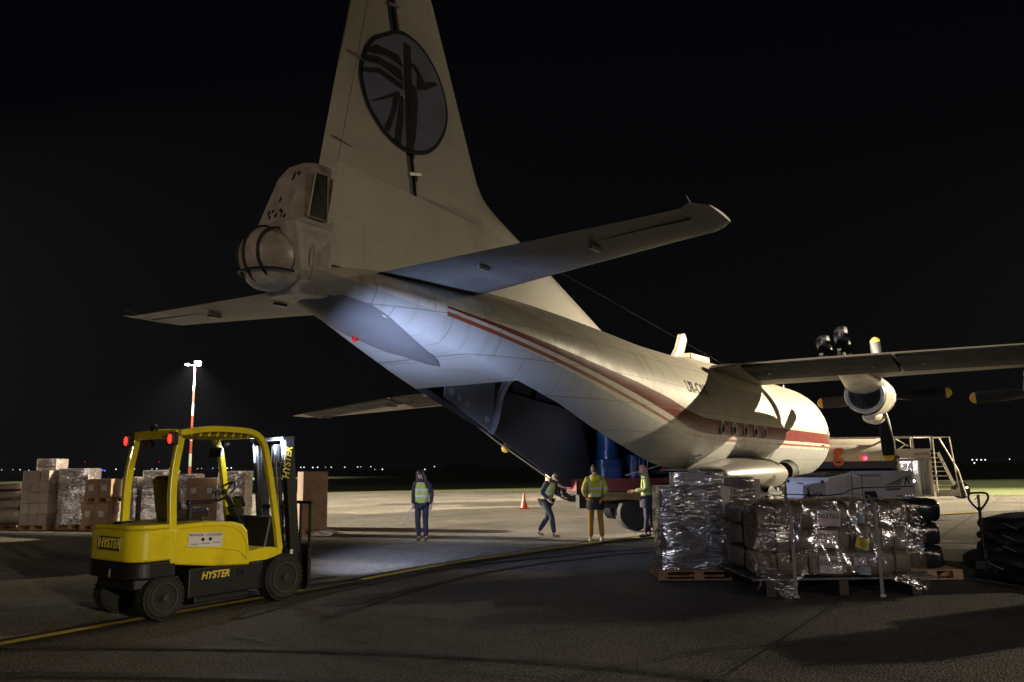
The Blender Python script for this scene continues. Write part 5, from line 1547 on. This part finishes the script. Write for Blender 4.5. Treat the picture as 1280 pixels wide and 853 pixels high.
b = MB(); b.lathe([(-.15, .2), (-.15, .38), (.15, .38), (.15, .2)], 'Y', (2.2, .3, .38), n=18); b.build('wheel', M['tyre'], tk)

# ------------------------------------------------------------------ loading truck with red sides under the open hold
ld = empty('loading_truck', (3.15, 21.3, 0), radians(4), 'flat loading truck with dark red sides parked under the open hold', 'truck')
M['bed_red'] = mat('dark_red_tarpaulin', (0.12, 0.016, 0.016), 0.6, var=.3, scale=5, dirt=(.03, .01, .01), dscale=4, damt=.6, bump=.3, bscale=8)
b = MB(); b.box((.1, 0, 1.50), (4.0, .06, .42)); b.box((.1, 2.3, 1.50), (4.0, .06, .42)); b.box((-1.87, 1.15, 1.50), (.06, 2.3, .42)); b.box((2.07, 1.15, 1.50), (.06, 2.3, .42)); b.build('side_board', M['bed_red'], ld, bevel=.01)
b = MB(); b.box((.1, 1.15, 1.24), (4.0, 2.4, .08)); b.build('deck', M['dark'], ld)
b = MB(); b.prism([(-1.5, 1.0), (-1.5, 1.28), (1.6, 1.27), (1.6, 1.02), (.5, .98), (-.3, 1.04)], 'Y', -.42, -.34); b.build('drop_side', mat('ply_tan', (.16, .115, .05), .7, var=.25), ld)
b = MB(); b.tube([(-.2, .2, 1.80), (1.1, .2, 2.15), (2.4, .2, 2.45)], .03, n=6); b.tube([(.9, -.02, 1.98), (2.2, -.02, 1.96)], .035, n=6); b.tube([(2.2, -.02, 1.96), (2.2, -.02, 1.5)], .025, n=6); b.build('guard_rail', M['galv'], ld)
b = MB(); b.tube(curve_pts([(.95, -.05, 1.9), (1.05, -.05, 2.15), (1.15, -.05, 2.5)]), .03, n=8); b.build('red_hose', mat('red_hose', (.3, .04, .03), .5), ld)
for xx in (-.15, .75):
    b = MB(); b.lathe([(-.3, .3), (-.32, .52), (-.22, .58), (.22, .58), (.32, .52), (.3, .3), (.1, .25), (-.1, .25)], 'Y', (xx + .2, .35, .58), n=26); b.build('wheel', M['tyre'], ld, smooth=True)
b = MB(); b.box((.1, 1.1, .95), (3.6, .8, .45)); b.build('chassis', M['dark'], ld)
ld.scale = (.8, .8, .8)
M['blue_wrap'] = mat('blue_tarpaulin', (0.006, 0.04, 0.13), 0.3, var=.3, scale=3, dirt=(.005, .02, .06), dscale=3, damt=.7, bump=.8, bscale=6)
GBL = 'blue wrapped cargo on the loading truck'
for i, (x, y, z, w, d, h, lab) in enumerate(((2.62, 22.3, 1.88, .62, .7, .74, 'upper blue tarpaulin wrapped drum above the red sided truck'), (2.62, 22.2, 1.18, .72, .8, .68, 'lower blue wrapped bundle behind the person in yellow jacket'), (3.45, 22.5, 1.18, .60, .8, .80, 'right hand bluish plastic wrapped load with pale streaks'))):
    b = MB(); rows = []
    for k in range(12):
        u = k / 11; row = []
        for q in range(25):
            a = 2 * pi * q / 24; qq = min(1.25, 1 / max(abs(cos(a)), abs(sin(a)))) if i else 1
            n_ = noise.noise(Vector((3 * cos(a), 3 * sin(a), z + 5 * u))) * .05
            row.append(((w / 2) * cos(a) * qq * (1 + n_), (d / 2) * sin(a) * qq * (1 + n_), h * u))
        rows.append(row)
    b.grid(rows, 12, 25); b.add(rows[-1][:-1], [tuple(range(24))])
    o = b.build('blue_cargo', M['blue_wrap'], None, smooth=True, autosmooth=60); o.location = (x, y, z); tag(o, lab, 'wrapped cargo', GBL)
    if i == 2: 
        b = MB()
        for q in range(5): b.tube([(-.24 + .11 * q, -.42, .25), (-.22 + .11 * q, -.42, .68)], .010, n=5)
        b.build('pale_fold', M['grey_white'], o)
b = MB(); b.box((0, 0, 0), (1.6, 1.0, .05)); o = b.build('cargo_tray', M['steel'], None); o.location = (3.0, 22.3, 1.14); tag(o, 'thin pale metal tray under the blue wrapped cargo', 'tray')
lamp('hold_service_lamp', 'POINT', (2.35, 21.2, 2.75), 9, (.85, .88, 1.0), .05)
b = MB(); b.lathe([(-.05, 0), (-.04, .05), (.04, .05), (.05, 0)], 'Y', (0, 0, 0), n=12); o = b.build('service_lamp', emat('service_glow', (1, .8, .5), 5), None); o.location = (2.35, 22.0, 2.72); tag(o, 'small warm service lamp above the blue wrapped cargo', 'lamp')

# second truck on the far side of the aircraft
t2 = empty('parked_truck', (2.7, 39.6, 0), radians(3), 'dark parked truck with peach coloured cab seen beyond the open hold', 'truck')
b = MB(); b.prism([(-.95, .62), (-.95, 1.65), (-.80, 2.6), (.9, 2.7), (.9, .8), (.75, .8), (.45, 1.05), (-.15, 1.05), (-.4, .75)], 'Y', 0, 2.2); b.build('cab', mat('peach_paint', (.50, .33, .22), .5), t2, bevel=.04)
b = MB(); b.prism([(-.86, 1.75), (-.74, 2.4), (.6, 2.45), (.6, 1.75)], 'Y', -.02, 0); b.build('cab_window', M['porthole'], t2)
b = MB(); b.box((3.4, 1.1, .75), (6.5, 1.0, .35)); b.build('chassis', M['dark'], t2)
b = MB(); b.box((4.0, 1.1, 1.9), (5.4, 2.3, 1.9)); b.build('cargo_box', M['dark'], t2, bevel=.03)
for xx in (.15, 4.6, 5.8):
    for yy in (.1, 2.1):
        b = MB(); b.lathe([(-.14, .25), (-.16, .50), (-.1, .56), (.1, .56), (.16, .50), (.14, .25)], 'Y', (xx, yy, .56), n=26); w_ = b.build('wheel', M['tyre'], t2, smooth=True)
        b = MB(); b.lathe([(-.12, 0), (-.15, .1), (-.13, .2), (-.15, .26)], 'Y', (xx, yy, .56), n=18); b.build('rim', M['galv'], w_, smooth=True)

# ------------------------------------------------------------------ traffic cone
cn = empty('traffic_cone', (.42, 33.8, 0), 0, 'small orange traffic cone standing alone on the bright apron', 'traffic cone')
M['orange'] = mat('cone_orange', (.62, .10, .02), .5, var=.1)
b = MB(); b.lathe([(.04, .15), (.30, .09)], 'Z', n=20); b.lathe([(.44, .058), (.62, .025), (.63, 0)], 'Z', n=20); b.build('body', M['orange'], cn, smooth=True)
b = MB(); b.lathe([(.30, .091), (.44, .059)], 'Z', n=20); b.build('band', mat('worn_band', (.55, .30, .22), .4), cn, smooth=True)
b = MB(); b.box((0, 0, .02), (.42, .42, .04)); b.build('base', M['orange'], cn, bevel=.01)

# ------------------------------------------------------------------ floodlight mast in the distance
ms = empty('floodlight_mast', (-74.3, 185, 0), 0, 'tall red and white banded mast with glaring white floodlights', 'light mast')
M['mast_red'] = mat('mast_red', (.45, .07, .03), .5); M['mast_white'] = mat('mast_white', (.65, .63, .6), .5)
for k in range(9):
    z0_, z1_ = 26.2 * k / 9, 26.2 * (k + 1) / 9; r0_ = .34 - .018 * k
    b = MB(); b.lathe([(z0_, r0_), (z1_, r0_ - .018)], 'Z', n=12); b.build('pole_band', M['mast_red'] if k % 2 == 0 else M['mast_white'], ms, smooth=True)
b = MB(); b.box((-.3, 0, 26.3), (3.6, .3, .25)); b.build('head_frame', M['steel'], ms)
M['flood'] = emat('floodlight_glass', (1.0, .95, .88), 60.0)
for (xx, sx_, zz) in ((-1.7, .55, 26.5), (.75, .95, 26.9)):
    b = MB(); b.box((xx, 0, zz), (sx_ * 1.7, .5, sx_ * .8), rot=(.3, 0, 0)); h = b.build('floodlight', M['steel'], ms)
    b = MB(); b.box((xx, -.3, zz - .05), (sx_ * 1.6, .06, sx_ * .75), rot=(.3, 0, 0)); b.build('lamp_glass', M['flood'], h)
lamp('mast_floodlight', 'SPOT', (-73.9, 183.6, 27.2), 300000, (1.0, .93, .84), .5, (-74.2, 181.5, 0), 125, 1.0)

# ------------------------------------------------------------------ lights of the runway and of far buildings
M['rw_white'] = emat('runway_light_white', (.80, .85, 1.0), 1.6); M['rw_blue'] = emat('runway_light_blue', (.06, .12, 1.0), 2.5); M['rw_red'] = emat('obstruction_light_red', (1.0, .03, .02), 1.2)


def unproject(px_, py_, D):
    a, b_ = px_ - 640, py_ - 426.5; c_, s_ = cos(-.012), sin(-.012)
    u, v = a * c_ + b_ * s_, -a * s_ + b_ * c_
    r = Vector((u / 995.6, cos(PITCH) + v / 995.6 * sin(PITCH), sin(PITCH) - v / 995.6 * cos(PITCH)))
    return Vector((0, 0, CAMH)) + r * (D / r.y)


lights = [(2, 587.6), (16, 587.4), (25, 587.4), (36, 588), (123, 587), (128, 588, 'b'), (131, 588.5, 'b'), (145, 586.8), (168, 586.6), (190, 586.4), (196, 586.2), (212, 586), (247, 586), (252, 585.6), (266, 585.6), (274, 585.4), (284, 585.4), (289, 585.2), (53, 577.5, 'r'), (106, 577.3, 'r'), (199, 577.6, 'r'),
          (376, 584.5), (380, 584.4), (391, 584.6), (397, 584.4), (407, 584.3), (414, 584.2), (431, 584.2), (447, 583.9), (451, 583.8), (463.5, 583.6), (468.5, 587.2), (478, 587), (531, 587, 'w'), (543, 583.4), (1215.5, 575), (1221, 575), (1226.5, 575), (1231.5, 575), (1218, 579), (1262, 574.2)]
RD = random.Random(4)
protos = {}
for t_ in lights:
    k = t_[2] if len(t_) > 2 else 'w'
    D = 520 if t_[0] < 1000 else 480
    p = unproject(t_[0], t_[1], D)
    r = {'w': RD.uniform(.20, .48), 'b': .5, 'r': .26}[k]
    if t_[0] > 1000 and t_[0] < 1240: r = .45
    if k not in protos:
        b = MB(); b.lathe([(-1, 0), (-.7, .7), (0, 1), (.7, .7), (1, 0)], 'Z', n=8)
        o = b.build('runway_light', {'w': M['rw_white'], 'b': M['rw_blue'], 'r': M['rw_red']}[k], None, smooth=True); protos[k] = o
    else:
        o = protos[k].copy(); COL.objects.link(o)
    o.location = p; o.scale = (r, r, r)
    side = 'left' if t_[0] < 640 else 'right'
    if k == 'b': tag(o, 'blue runway light low on the dark horizon at left', 'runway light', 'blue runway lights at left')
    elif k == 'r': tag(o, 'dim red obstruction light above the dark horizon at left', 'obstruction light', 'red obstruction lights')
    elif side == 'left': tag(o, 'small white light on the dark horizon left of the aircraft tail', 'runway light', 'white runway lights at left')
    else: tag(o, 'small white light on the dark horizon right of the tanker stairs', 'runway light', 'white lights right of the tanker')
b = MB(); b.box((0, 0, 0), (26, 12, 3.2)); b.prism([(-13, 1.6), (0, 3.6), (13, 1.6)], 'Y', -6, 6); o = b.build('distant_hangar', mat('hangar_wall', (.3, .3, .28), .7), None)
p = unproject(578, 587.5, 560); o.location = (p.x, p.y, 2.6); tag(o, 'low barely lit building on the dark horizon beyond the grass', 'hangar')

# ------------------------------------------------------------------ people
M['skin'] = mat('skin', (.50, .28, .20), .5, var=.06)
M['hair_dark'] = mat('dark_hair', (.015, .011, .009), .5, var=.3, bump=.4, bscale=40)
M['jeans'] = mat('dark_blue_trousers', (.013, .017, .034), .8, var=.2, scale=8, bump=.2, bscale=12)
M['mustard'] = mat('mustard_trousers', (.40, .21, .03), .8, var=.12, scale=8, bump=.25, bscale=12)
M['navy_cloth'] = mat('navy_sleeves', (.016, .018, .030), .8, var=.2, scale=8, bump=.25, bscale=12)
M['boot'] = mat('tan_boots', (.16, .10, .06), .6); M['shoe_pale'] = mat('pale_shoes', (.45, .42, .38), .6); M['shoe_dark'] = mat('dark_shoes', (.02, .02, .02), .5)


def hivis(name, bands, col=(.42, .47, .06), vert=None):
    m, nt, b = newmat(name); N, L = nt.nodes, nt.links
    tc = N.new('ShaderNodeTexCoord'); sp = N.new('ShaderNodeSeparateXYZ'); L.new(tc.outputs['Object'], sp.inputs[0])

    def mth(op, a, c):
        n = N.new('ShaderNodeMath'); n.operation = op
        for i, x in enumerate((a, c)):
            if isinstance(x, (int, float)): n.inputs[i].default_value = x
            else: L.new(x, n.inputs[i])
        return n.outputs[0]
    f = None
    for lo_, hi_ in bands:
        g_ = mth('MULTIPLY', mth('GREATER_THAN', sp.outputs['Z'], lo_), mth('LESS_THAN', sp.outputs['Z'], hi_))
        f = g_ if f is None else mth('MAXIMUM', f, g_)
    if vert:
        ax = mth('ABSOLUTE', sp.outputs['X'], 0)
        g_ = mth('MULTIPLY', mth('MULTIPLY', mth('GREATER_THAN', ax, vert[0]), mth('LESS_THAN', ax, vert[1])), mth('GREATER_THAN', sp.outputs['Z'], vert[2]))
        f = mth('MAXIMUM', f, g_)
    mx = N.new('ShaderNodeMix'); mx.data_type = 'RGBA'; L.new(f, mx.inputs['Factor'])
    mx.inputs['A'].default_value = tuple(col) + (1,); mx.inputs['B'].default_value = (.5, .5, .5, 1)
    L.new(mx.outputs['Result'], b.inputs['Base Color']); b.inputs['Roughness'].default_value = .7
    nz_ = N.new('ShaderNodeTexNoise'); nz_.inputs['Scale'].default_value = 9; L.new(tc.outputs['Object'], nz_.inputs['Vector'])
    bp = N.new('ShaderNodeBump'); bp.inputs['Strength'].default_value = .5; bp.inputs['Distance'].default_value = .03
    L.new(nz_.outputs['Fac'], bp.inputs['Height']); L.new(bp.outputs['Normal'], b.inputs['Normal'])
    return m


def skin_mesh(name, verts, edges, radii, m, parent, sub=2):
    me = bpy.data.meshes.new(name); me.from_pydata([tuple(v) for v in verts], edges, []); me.materials.append(m)
    o = bpy.data.objects.new(name, me); COL.objects.link(o); o.parent = parent
    o.modifiers.new('skin', 'SKIN')
    sv = me.skin_vertices[0].data
    for i, r in enumerate(radii):
        sv[i].radius = (r, r) if not isinstance(r, (tuple, list)) else r
    sv[0].use_root = True
    o.modifiers['skin'].use_smooth_shade = True
    s_ = o.modifiers.new('sub', 'SUBSURF'); s_.levels = sub; s_.render_levels = sub
    # bake to a plain mesh
    dg = bpy.context.evaluated_depsgraph_get()
    ev = o.evaluated_get(dg); nm = bpy.data.meshes.new_from_object(ev)
    o.modifiers.clear(); o.data = nm
    nm.materials.clear(); nm.materials.append(m)
    return o


class Rig:
    def __init__(s): s.v = []; s.e = []; s.r = []; s.n = {}

    def add(s, key, p, r, frm=None):
        s.n[key] = len(s.v); s.v.append(Vector(p)); s.r.append(r)
        if frm is not None: s.e.append((s.n[frm], s.n[key]))


def person(label, x, y, rz, J, top, trousers, shoes, hair='short', sleeve=None, hem=.82, hood=False, vest=False, skirt=None, arms_r=.058, cap=None):
    """J: joint positions in local metres, figure faces -Y"""
    t = empty('person', (x, y, 0), rz, label, 'person')
    sk = M['skin']
    R_ = Rig()
    R_.add('pel', J['pel'], (.12, .09)); R_.add('wai', J['wai'], (.115, .085), 'pel'); R_.add('che', J['che'], (.145, .10), 'wai'); R_.add('nek0', J['nek'], .055, 'che')
    nk, hd = Vector(J['nek']), Vector(J['head']); d = (hd - nk); f = Vector(J.get('face', (0, -1, 0))).normalized()
    R_.add('nek1', nk + d * .45, .048, 'nek0')
    for s_, k in ((-1, 'l'), (1, 'r')):
        hp = Vector(J['pel']) + Vector((s_ * .09, 0, -.03)) if 'hip' + k not in J else Vector(J['hip' + k])
        R_.add('hip' + k, hp, .08, 'pel'); R_.add('kne' + k, J['kne' + k], .052, 'hip' + k); R_.add('ank' + k, J['ank' + k], .036, 'kne' + k)
        R_.add('sho' + k, J['sho' + k], .055, 'che'); R_.add('elb' + k, J['elb' + k], .038, 'sho' + k); R_.add('wri' + k, J['wri' + k], .026, 'elb' + k)
        w = Vector(J['wri' + k]); dr = (w - Vector(J['elb' + k])).normalized(); side = Vector(J.get('palm' + k, (0, -1, 0))).cross(dr)
        if side.length < .1: side = Vector((0, 1, 0)).cross(dr)
        side.normalize(); fr = Vector(J.get('palm' + k, (0, -1, 0)))
        R_.add('pal' + k, w + dr * .05, (.030, .018), 'wri' + k)
        for q, (o_, ln) in enumerate(((-.028, .060), (-.010, .072), (.010, .068), (.027, .052))):
            a = w + dr * .085 + side * o_; R_.add('f%s%d' % (k, q), a, .009, 'pal' + k)
            R_.add('g%s%d' % (k, q), a + dr * ln * .6 + fr * .012, .008, 'f%s%d' % (k, q)); R_.add('h%s%d' % (k, q), a + dr * ln * .9 + fr * .035, .007, 'g%s%d' % (k, q))
        R_.add('th' + k, w + dr * .045 + side * .04 + fr * .01, .010, 'pal' + k); R_.add('ti' + k, w + dr * .085 + side * .05 + fr * .025, .009, 'th' + k)
    body = skin_mesh('body', R_.v, R_.e, R_.r, sk, t, 1)
    # head as a shaped continuation of the neck joined to the body mesh
    up = d.normalized(); rt_ = up.cross(f).normalized(); f = rt_.cross(up) * 1.0
    if f.dot(Vector(J.get('face', (0, -1, 0)))) < 0: f = -f
    bm = bmesh.new(); bm.from_mesh(body.data)
    rings_ = []
    for i in range(13):
        ph = -pi / 2 + pi * i / 12; row = []
        for k in range(20):
            th = 2 * pi * k / 20
            cf, cr = cos(th), sin(th); cz_ = sin(ph); r = cos(ph)
            wx, wy = .074, .095
            if cz_ < 0: wx *= 1 + .22 * cz_; wy *= 1 + .10 * cz_          # jaw narrows
            p = hd + rt_ * (cr * r * wx) + f * (cf * r * wy * (1.0 if cf > 0 else 1.05) + (.012 if cz_ < -.3 and cf > .3 else 0)) + up * (cz_ * .118)
            if cf > .93 and -.35 < cz_ < .12: p += f * .016 * (1 - abs(cz_ + .12) / .3)     # nose
            if abs(cf) < .2 and -.25 < cz_ < .25: p += rt_ * .010 * (1 if cr > 0 else -1)       # ears
            if cf > .85 and .1 < cz_ < .3: p -= f * .006
            row.append(bm.verts.new(p))
        rings_.append(row)
    for i in range(12):
        for k in range(20):
            bm.faces.new((rings_[i][k], rings_[i][(k + 1) % 20], rings_[i + 1][(k + 1) % 20], rings_[i + 1][k]))
    for fc in bm.faces: fc.smooth = True
    bmesh.ops.recalc_face_normals(bm, faces=bm.faces)
    bm.to_mesh(body.data); bm.free()
    for s_ in (-1, 1):
        b = MB(); c = hd + f * .088 + rt_ * .03 * s_ + up * .012
        b.box(c, (.018, .012, .008)); b.build('eye', M['hair_dark'], t)
    b = MB(); c = hd + f * .092 - up * .055; b.box(c, (.04, .012, .008)); b.build('mouth', mat('lips', (.28, .09, .08), .5), t)
    # hair
    if hair:
        b = MB(); rows = []
        for i in range(9):
            ph = radians(-8) + (pi / 2 - radians(-8)) * i / 8; row = []
            for k in range(21):
                th = 2 * pi * k / 20; cf, cr = cos(th), sin(th)
                lowering = -.5 if cf < .2 else (.25 if hair != 'long' else .1)
                e = ph if i else radians(lowering * 70)
                r = cos(e)
                row.append(hd + rt_ * (cr * r * .084) + f * (cf * r * .103 - .006) + up * (sin(e) * .128))
            rows.append(row)
        b.grid(rows, 9, 21); hr = b.build('hair' if not cap else 'cap', cap or M['hair_dark'], t, smooth=True)
        if hair == 'long':
            for s_ in (-1, 1):
                b = MB(); b.tube(curve_pts([tuple(hd + rt_ * .075 * s_ + up * .05), tuple(hd + rt_ * .095 * s_ + f * .02 - up * .08), tuple(hd + rt_ * .11 * s_ + f * .05 - up * .22), tuple(hd + rt_ * .10 * s_ + f * .09 - up * .33)]), [.04] * 6 + [.045] * 6 + [.03] * 7, n=8); b.build('hair_strand', M['hair_dark'], t, smooth=True)
            b = MB(); b.tube([tuple(hd - f * .06 + up * .02), tuple(hd - f * .09 - up * .12), tuple(hd - f * .08 - up * .28)], [.07, .085, .05], n=10); b.build('hair_back', M['hair_dark'], t, smooth=True)
    # trousers
    T_ = Rig(); T_.add('pel', Vector(J['pel']) + Vector((0, 0, .02)), (.155, .115))
    for k in 'lr':
        T_.add('hip' + k, R_.v[R_.n['hip' + k]] + Vector((0, 0, -.02)), .098, 'pel'); 
        hp, kn, an = R_.v[R_.n['hip' + k]], Vector(J['kne' + k]), Vector(J['ank' + k])
        T_.add('th' + k, hp.lerp(kn, .5), .084, 'hip' + k); T_.add('kne' + k, kn, .068, 'th' + k); T_.add('ca' + k, kn.lerp(an, .45), .066, 'kne' + k); T_.add('ank' + k, an + Vector((0, 0, .02)), .056, 'ca' + k)
    skin_mesh('trousers', T_.v, T_.e, T_.r, trousers, t)
    for k in 'lr':
        S = Rig(); a = Vector(J['ank' + k]); ft = Vector(J.get('foot' + k, (0, -.15, -.04)))
        S.add('a', a + Vector((0, 0, .03)), .045); S.add('h', a - Vector((ft.x, ft.y, 0)).normalized() * .03 + Vector((0, 0, -.045)), .042, 'a'); S.add('m', a + ft * .55 + Vector((0, 0, -.018)), (.045, .036), 'h'); S.add('t', a + ft * 1.12 + Vector((0, 0, .0)), (.042, .028), 'm')
        skin_mesh('shoe', S.v, S.e, S.r, shoes, t)
    # jacket / vest
    A = Rig(); pel = Vector(J['pel']); wai = Vector(J['wai'])
    low = pel + Vector((0, 0, hem - pel.z)) if hem < pel.z else pel
    A.add('low', low, (.185, .14)); A.add('wai', wai, (.175, .13), 'low'); A.add('che', J['che'], (.195, .135), 'wai'); A.add('nk', Vector(J['nek']) - Vector((0, 0, .02)), .078, 'che')
    if not vest:
        for k in 'lr':
            sh, el, wr = Vector(J['sho' + k]), Vector(J['elb' + k]), Vector(J['wri' + k])
            A.add('s' + k, sh, .085, 'che'); A.add('m' + k, sh.lerp(el, .5), arms_r + .014, 's' + k); A.add('e' + k, el, arms_r + .004, 'm' + k); A.add('w' + k, wr, arms_r - .012, 'e' + k)
    jk = skin_mesh('vest' if vest else 'jacket', A.v, A.e, A.r, top, t)
    if vest:
        for k in 'lr':
            Sv = Rig(); sh, el, wr = Vector(J['sho' + k]), Vector(J['elb' + k]), Vector(J['wri' + k])
            Sv.add('s', sh.lerp(Vector(J['che']), .25), .09); Sv.add('s1', sh, .082, 's'); Sv.add('m', sh.lerp(el, .5), arms_r + .008, 's1'); Sv.add('e', el, arms_r, 'm'); Sv.add('w', wr, arms_r - .014, 'e')
            skin_mesh('sleeve', Sv.v, Sv.e, Sv.r, sleeve or M['navy_cloth'], t)
    b = MB(); nk_ = Vector(J['nek'])
    b.tube([tuple(nk_ + Vector((.085 * cos(a), .075 * sin(a), .0 + .02 * sin(a)))) for a in [2 * pi * k / 16 for k in range(17)]], .036, n=8, cap=False); b.build('collar', top if not vest else (sleeve or M['navy_cloth']), t, smooth=True)
    if hood:
        b = MB(); b.lathe([(-.09, 0), (-.07, .10), (0, .135), (.06, .11), (.09, .05), (.10, 0)], 'Z', tuple(nk_ - f * .10 - Vector((0, 0, .06))), n=16, sy=.6); b.build('hood', top, t, smooth=True)
    if skirt:
        b = MB(); b.lathe([(pel.z - .23, .205), (pel.z - .1, .21), (pel.z + .05, .17)], 'Z', (pel.x, pel.y, 0), n=24, sy=.80); b.build('undercoat', skirt, t, smooth=True)
    return t


STAND = dict(pel=(0, 0, .93), wai=(0, .005, 1.08), che=(0, .01, 1.30), nek=(0, .01, 1.46), head=(0, -.01, 1.60),
             knel=(-.10, -.02, .49), kner=(.10, -.02, .49), ankl=(-.11, .02, .085), ankr=(.11, .02, .085),
             shol=(-.175, .01, 1.39), shor=(.175, .01, 1.39), elbl=(-.23, .03, 1.12), elbr=(.23, .03, 1.12), wril=(-.22, -.03, .87), wrir=(.22, -.03, .87))


def pose(**k):
    d = dict(STAND); d.update(k); return d


vest1 = hivis('hi_vis_vest', [(1.02, 1.07), (1.17, 1.21)], col=(.36, .44, .09))
vest2 = hivis('hi_vis_vest_pale', [(1.02, 1.06)], col=(.33, .42, .14))
jack3 = hivis('hi_vis_jacket', [(1.03, 1.075), (1.165, 1.21)], col=(.50, .50, .03), vert=(.105, .14, 1.2))
jack4 = hivis('hi_vis_jacket_pale', [(.96, .99)], col=(.36, .42, .15))
# woman facing the camera, papers in her right hand
w1 = person('woman with long dark hair, hi-vis vest, jeans and tan boots, standing facing the camera', -2.17, 19.15, radians(-14),
            pose(head=(-.03, -.03, 1.545), nek=(0, .0, 1.42), che=(0, .0, 1.27), pel=(0, 0, .88), wai=(0, 0, 1.04), shol=(-.16, .01, 1.35), shor=(.16, .01, 1.35), face=(-.15, -1, -.25), knel=(-.09, -.04, .47), kner=(.09, -.0, .47), ankl=(-.07, .0, .085), ankr=(.10, .02, .085), elbl=(-.22, .02, 1.10), wril=(-.20, -.06, .86), elbr=(.23, .05, 1.09), wrir=(.22, .0, .85)),
            vest1, M['jeans'], M['boot'], hair='long', vest=True, hem=.80)
b = MB(); b.box((0, 0, 0), (.012, .03, .42), rot=(0, .42, 0)); b.box((.05, .01, .03), (.008, .03, .40), rot=(0, .36, 0)); o = b.build('marshalling_sticks', M['chain'], None); o.location = (-2.50, 19.0, .58); tag(o, 'thin grey sticks held down by the woman with long hair', 'sticks')
# man walking, looking down
w2 = person('man in pale hi-vis vest and dark blue trousers striding with head bowed', .80, 19.85, radians(50),
            pose(pel=(0, 0, .90), wai=(0, -.05, 1.05), che=(0, -.13, 1.22), nek=(0, -.20, 1.36), head=(0, -.30, 1.44), face=(0, -.8, -.75), shol=(-.17, -.14, 1.31), shor=(.17, -.14, 1.31),
                 knel=(-.09, -.22, .50), ankl=(-.09, -.28, .09), kner=(.09, .06, .47), ankr=(.08, .32, .12), footr=(0, -.13, -.07), elbl=(-.22, -.02, 1.07), wril=(-.21, -.20, .92), elbr=(.23, -.10, 1.05), wrir=(.20, -.32, .98)),
            vest2, M['jeans'], M['boot'], hair='short', vest=True, hem=.86)
# person with back to the camera
w3 = person('person seen from behind in bright hi-vis jacket and mustard trousers', 1.85, 18.45, radians(183),
            pose(face=(.1, -1, -.1), pel=(0, 0, .95), elbl=(-.26, .0, 1.14), elbr=(.26, .0, 1.14), wril=(-.17, -.14, 1.0), wrir=(.17, -.14, 1.0), knel=(-.11, -.01, .50), kner=(.11, -.01, .50), ankl=(-.13, .02, .085), ankr=(.13, .02, .085), head=(0, -.02, 1.62)),
            jack3, M['mustard'], M['shoe_pale'], hair='short', hood=True, hem=.84, skirt=M['navy_cloth'], arms_r=.07)
# bald man in profile facing left
w4 = person('bald man in pale hi-vis jacket seen in profile beside the wrapped stacks', 3.17, 19.5, radians(-98),
            pose(face=(0, -1, -.1), pel=(0, .02, .94), che=(0, .0, 1.30), nek=(0, -.01, 1.47), head=(0, -.05, 1.60), elbl=(-.22, .02, 1.13), wril=(-.16, -.25, 1.08), elbr=(.22, .02, 1.13), wrir=(.15, -.25, 1.10), knel=(-.09, -.0, .49), kner=(.10, .02, .49), ankl=(-.09, .06, .085), ankr=(.11, -.04, .085)),
            jack4, M['jeans'], M['shoe_dark'], hair=None, hem=.90, arms_r=.062, skirt=M['navy_cloth'])

# ------------------------------------------------------------------ thin night haze: gives the floodlights their glow
b = MB(); b.box((0, 95, 19), (460, 330, 44)); hz = b.build('haze', M['dark'], None); tag(hz, kind='stuff')
m = bpy.data.materials.new('haze'); m.use_nodes = True; nt = m.node_tree; nt.nodes.remove(nt.nodes['Principled BSDF'])
v = nt.nodes.new('ShaderNodeVolumePrincipled'); v.inputs['Density'].default_value = .00003; v.inputs['Color'].default_value = (.86, .90, 1.0, 1); v.inputs['Anisotropy'].default_value = .35
nt.links.new(v.outputs[0], nt.nodes['Material Output'].inputs['Volume']); hz.data.materials.clear(); hz.data.materials.append(m)
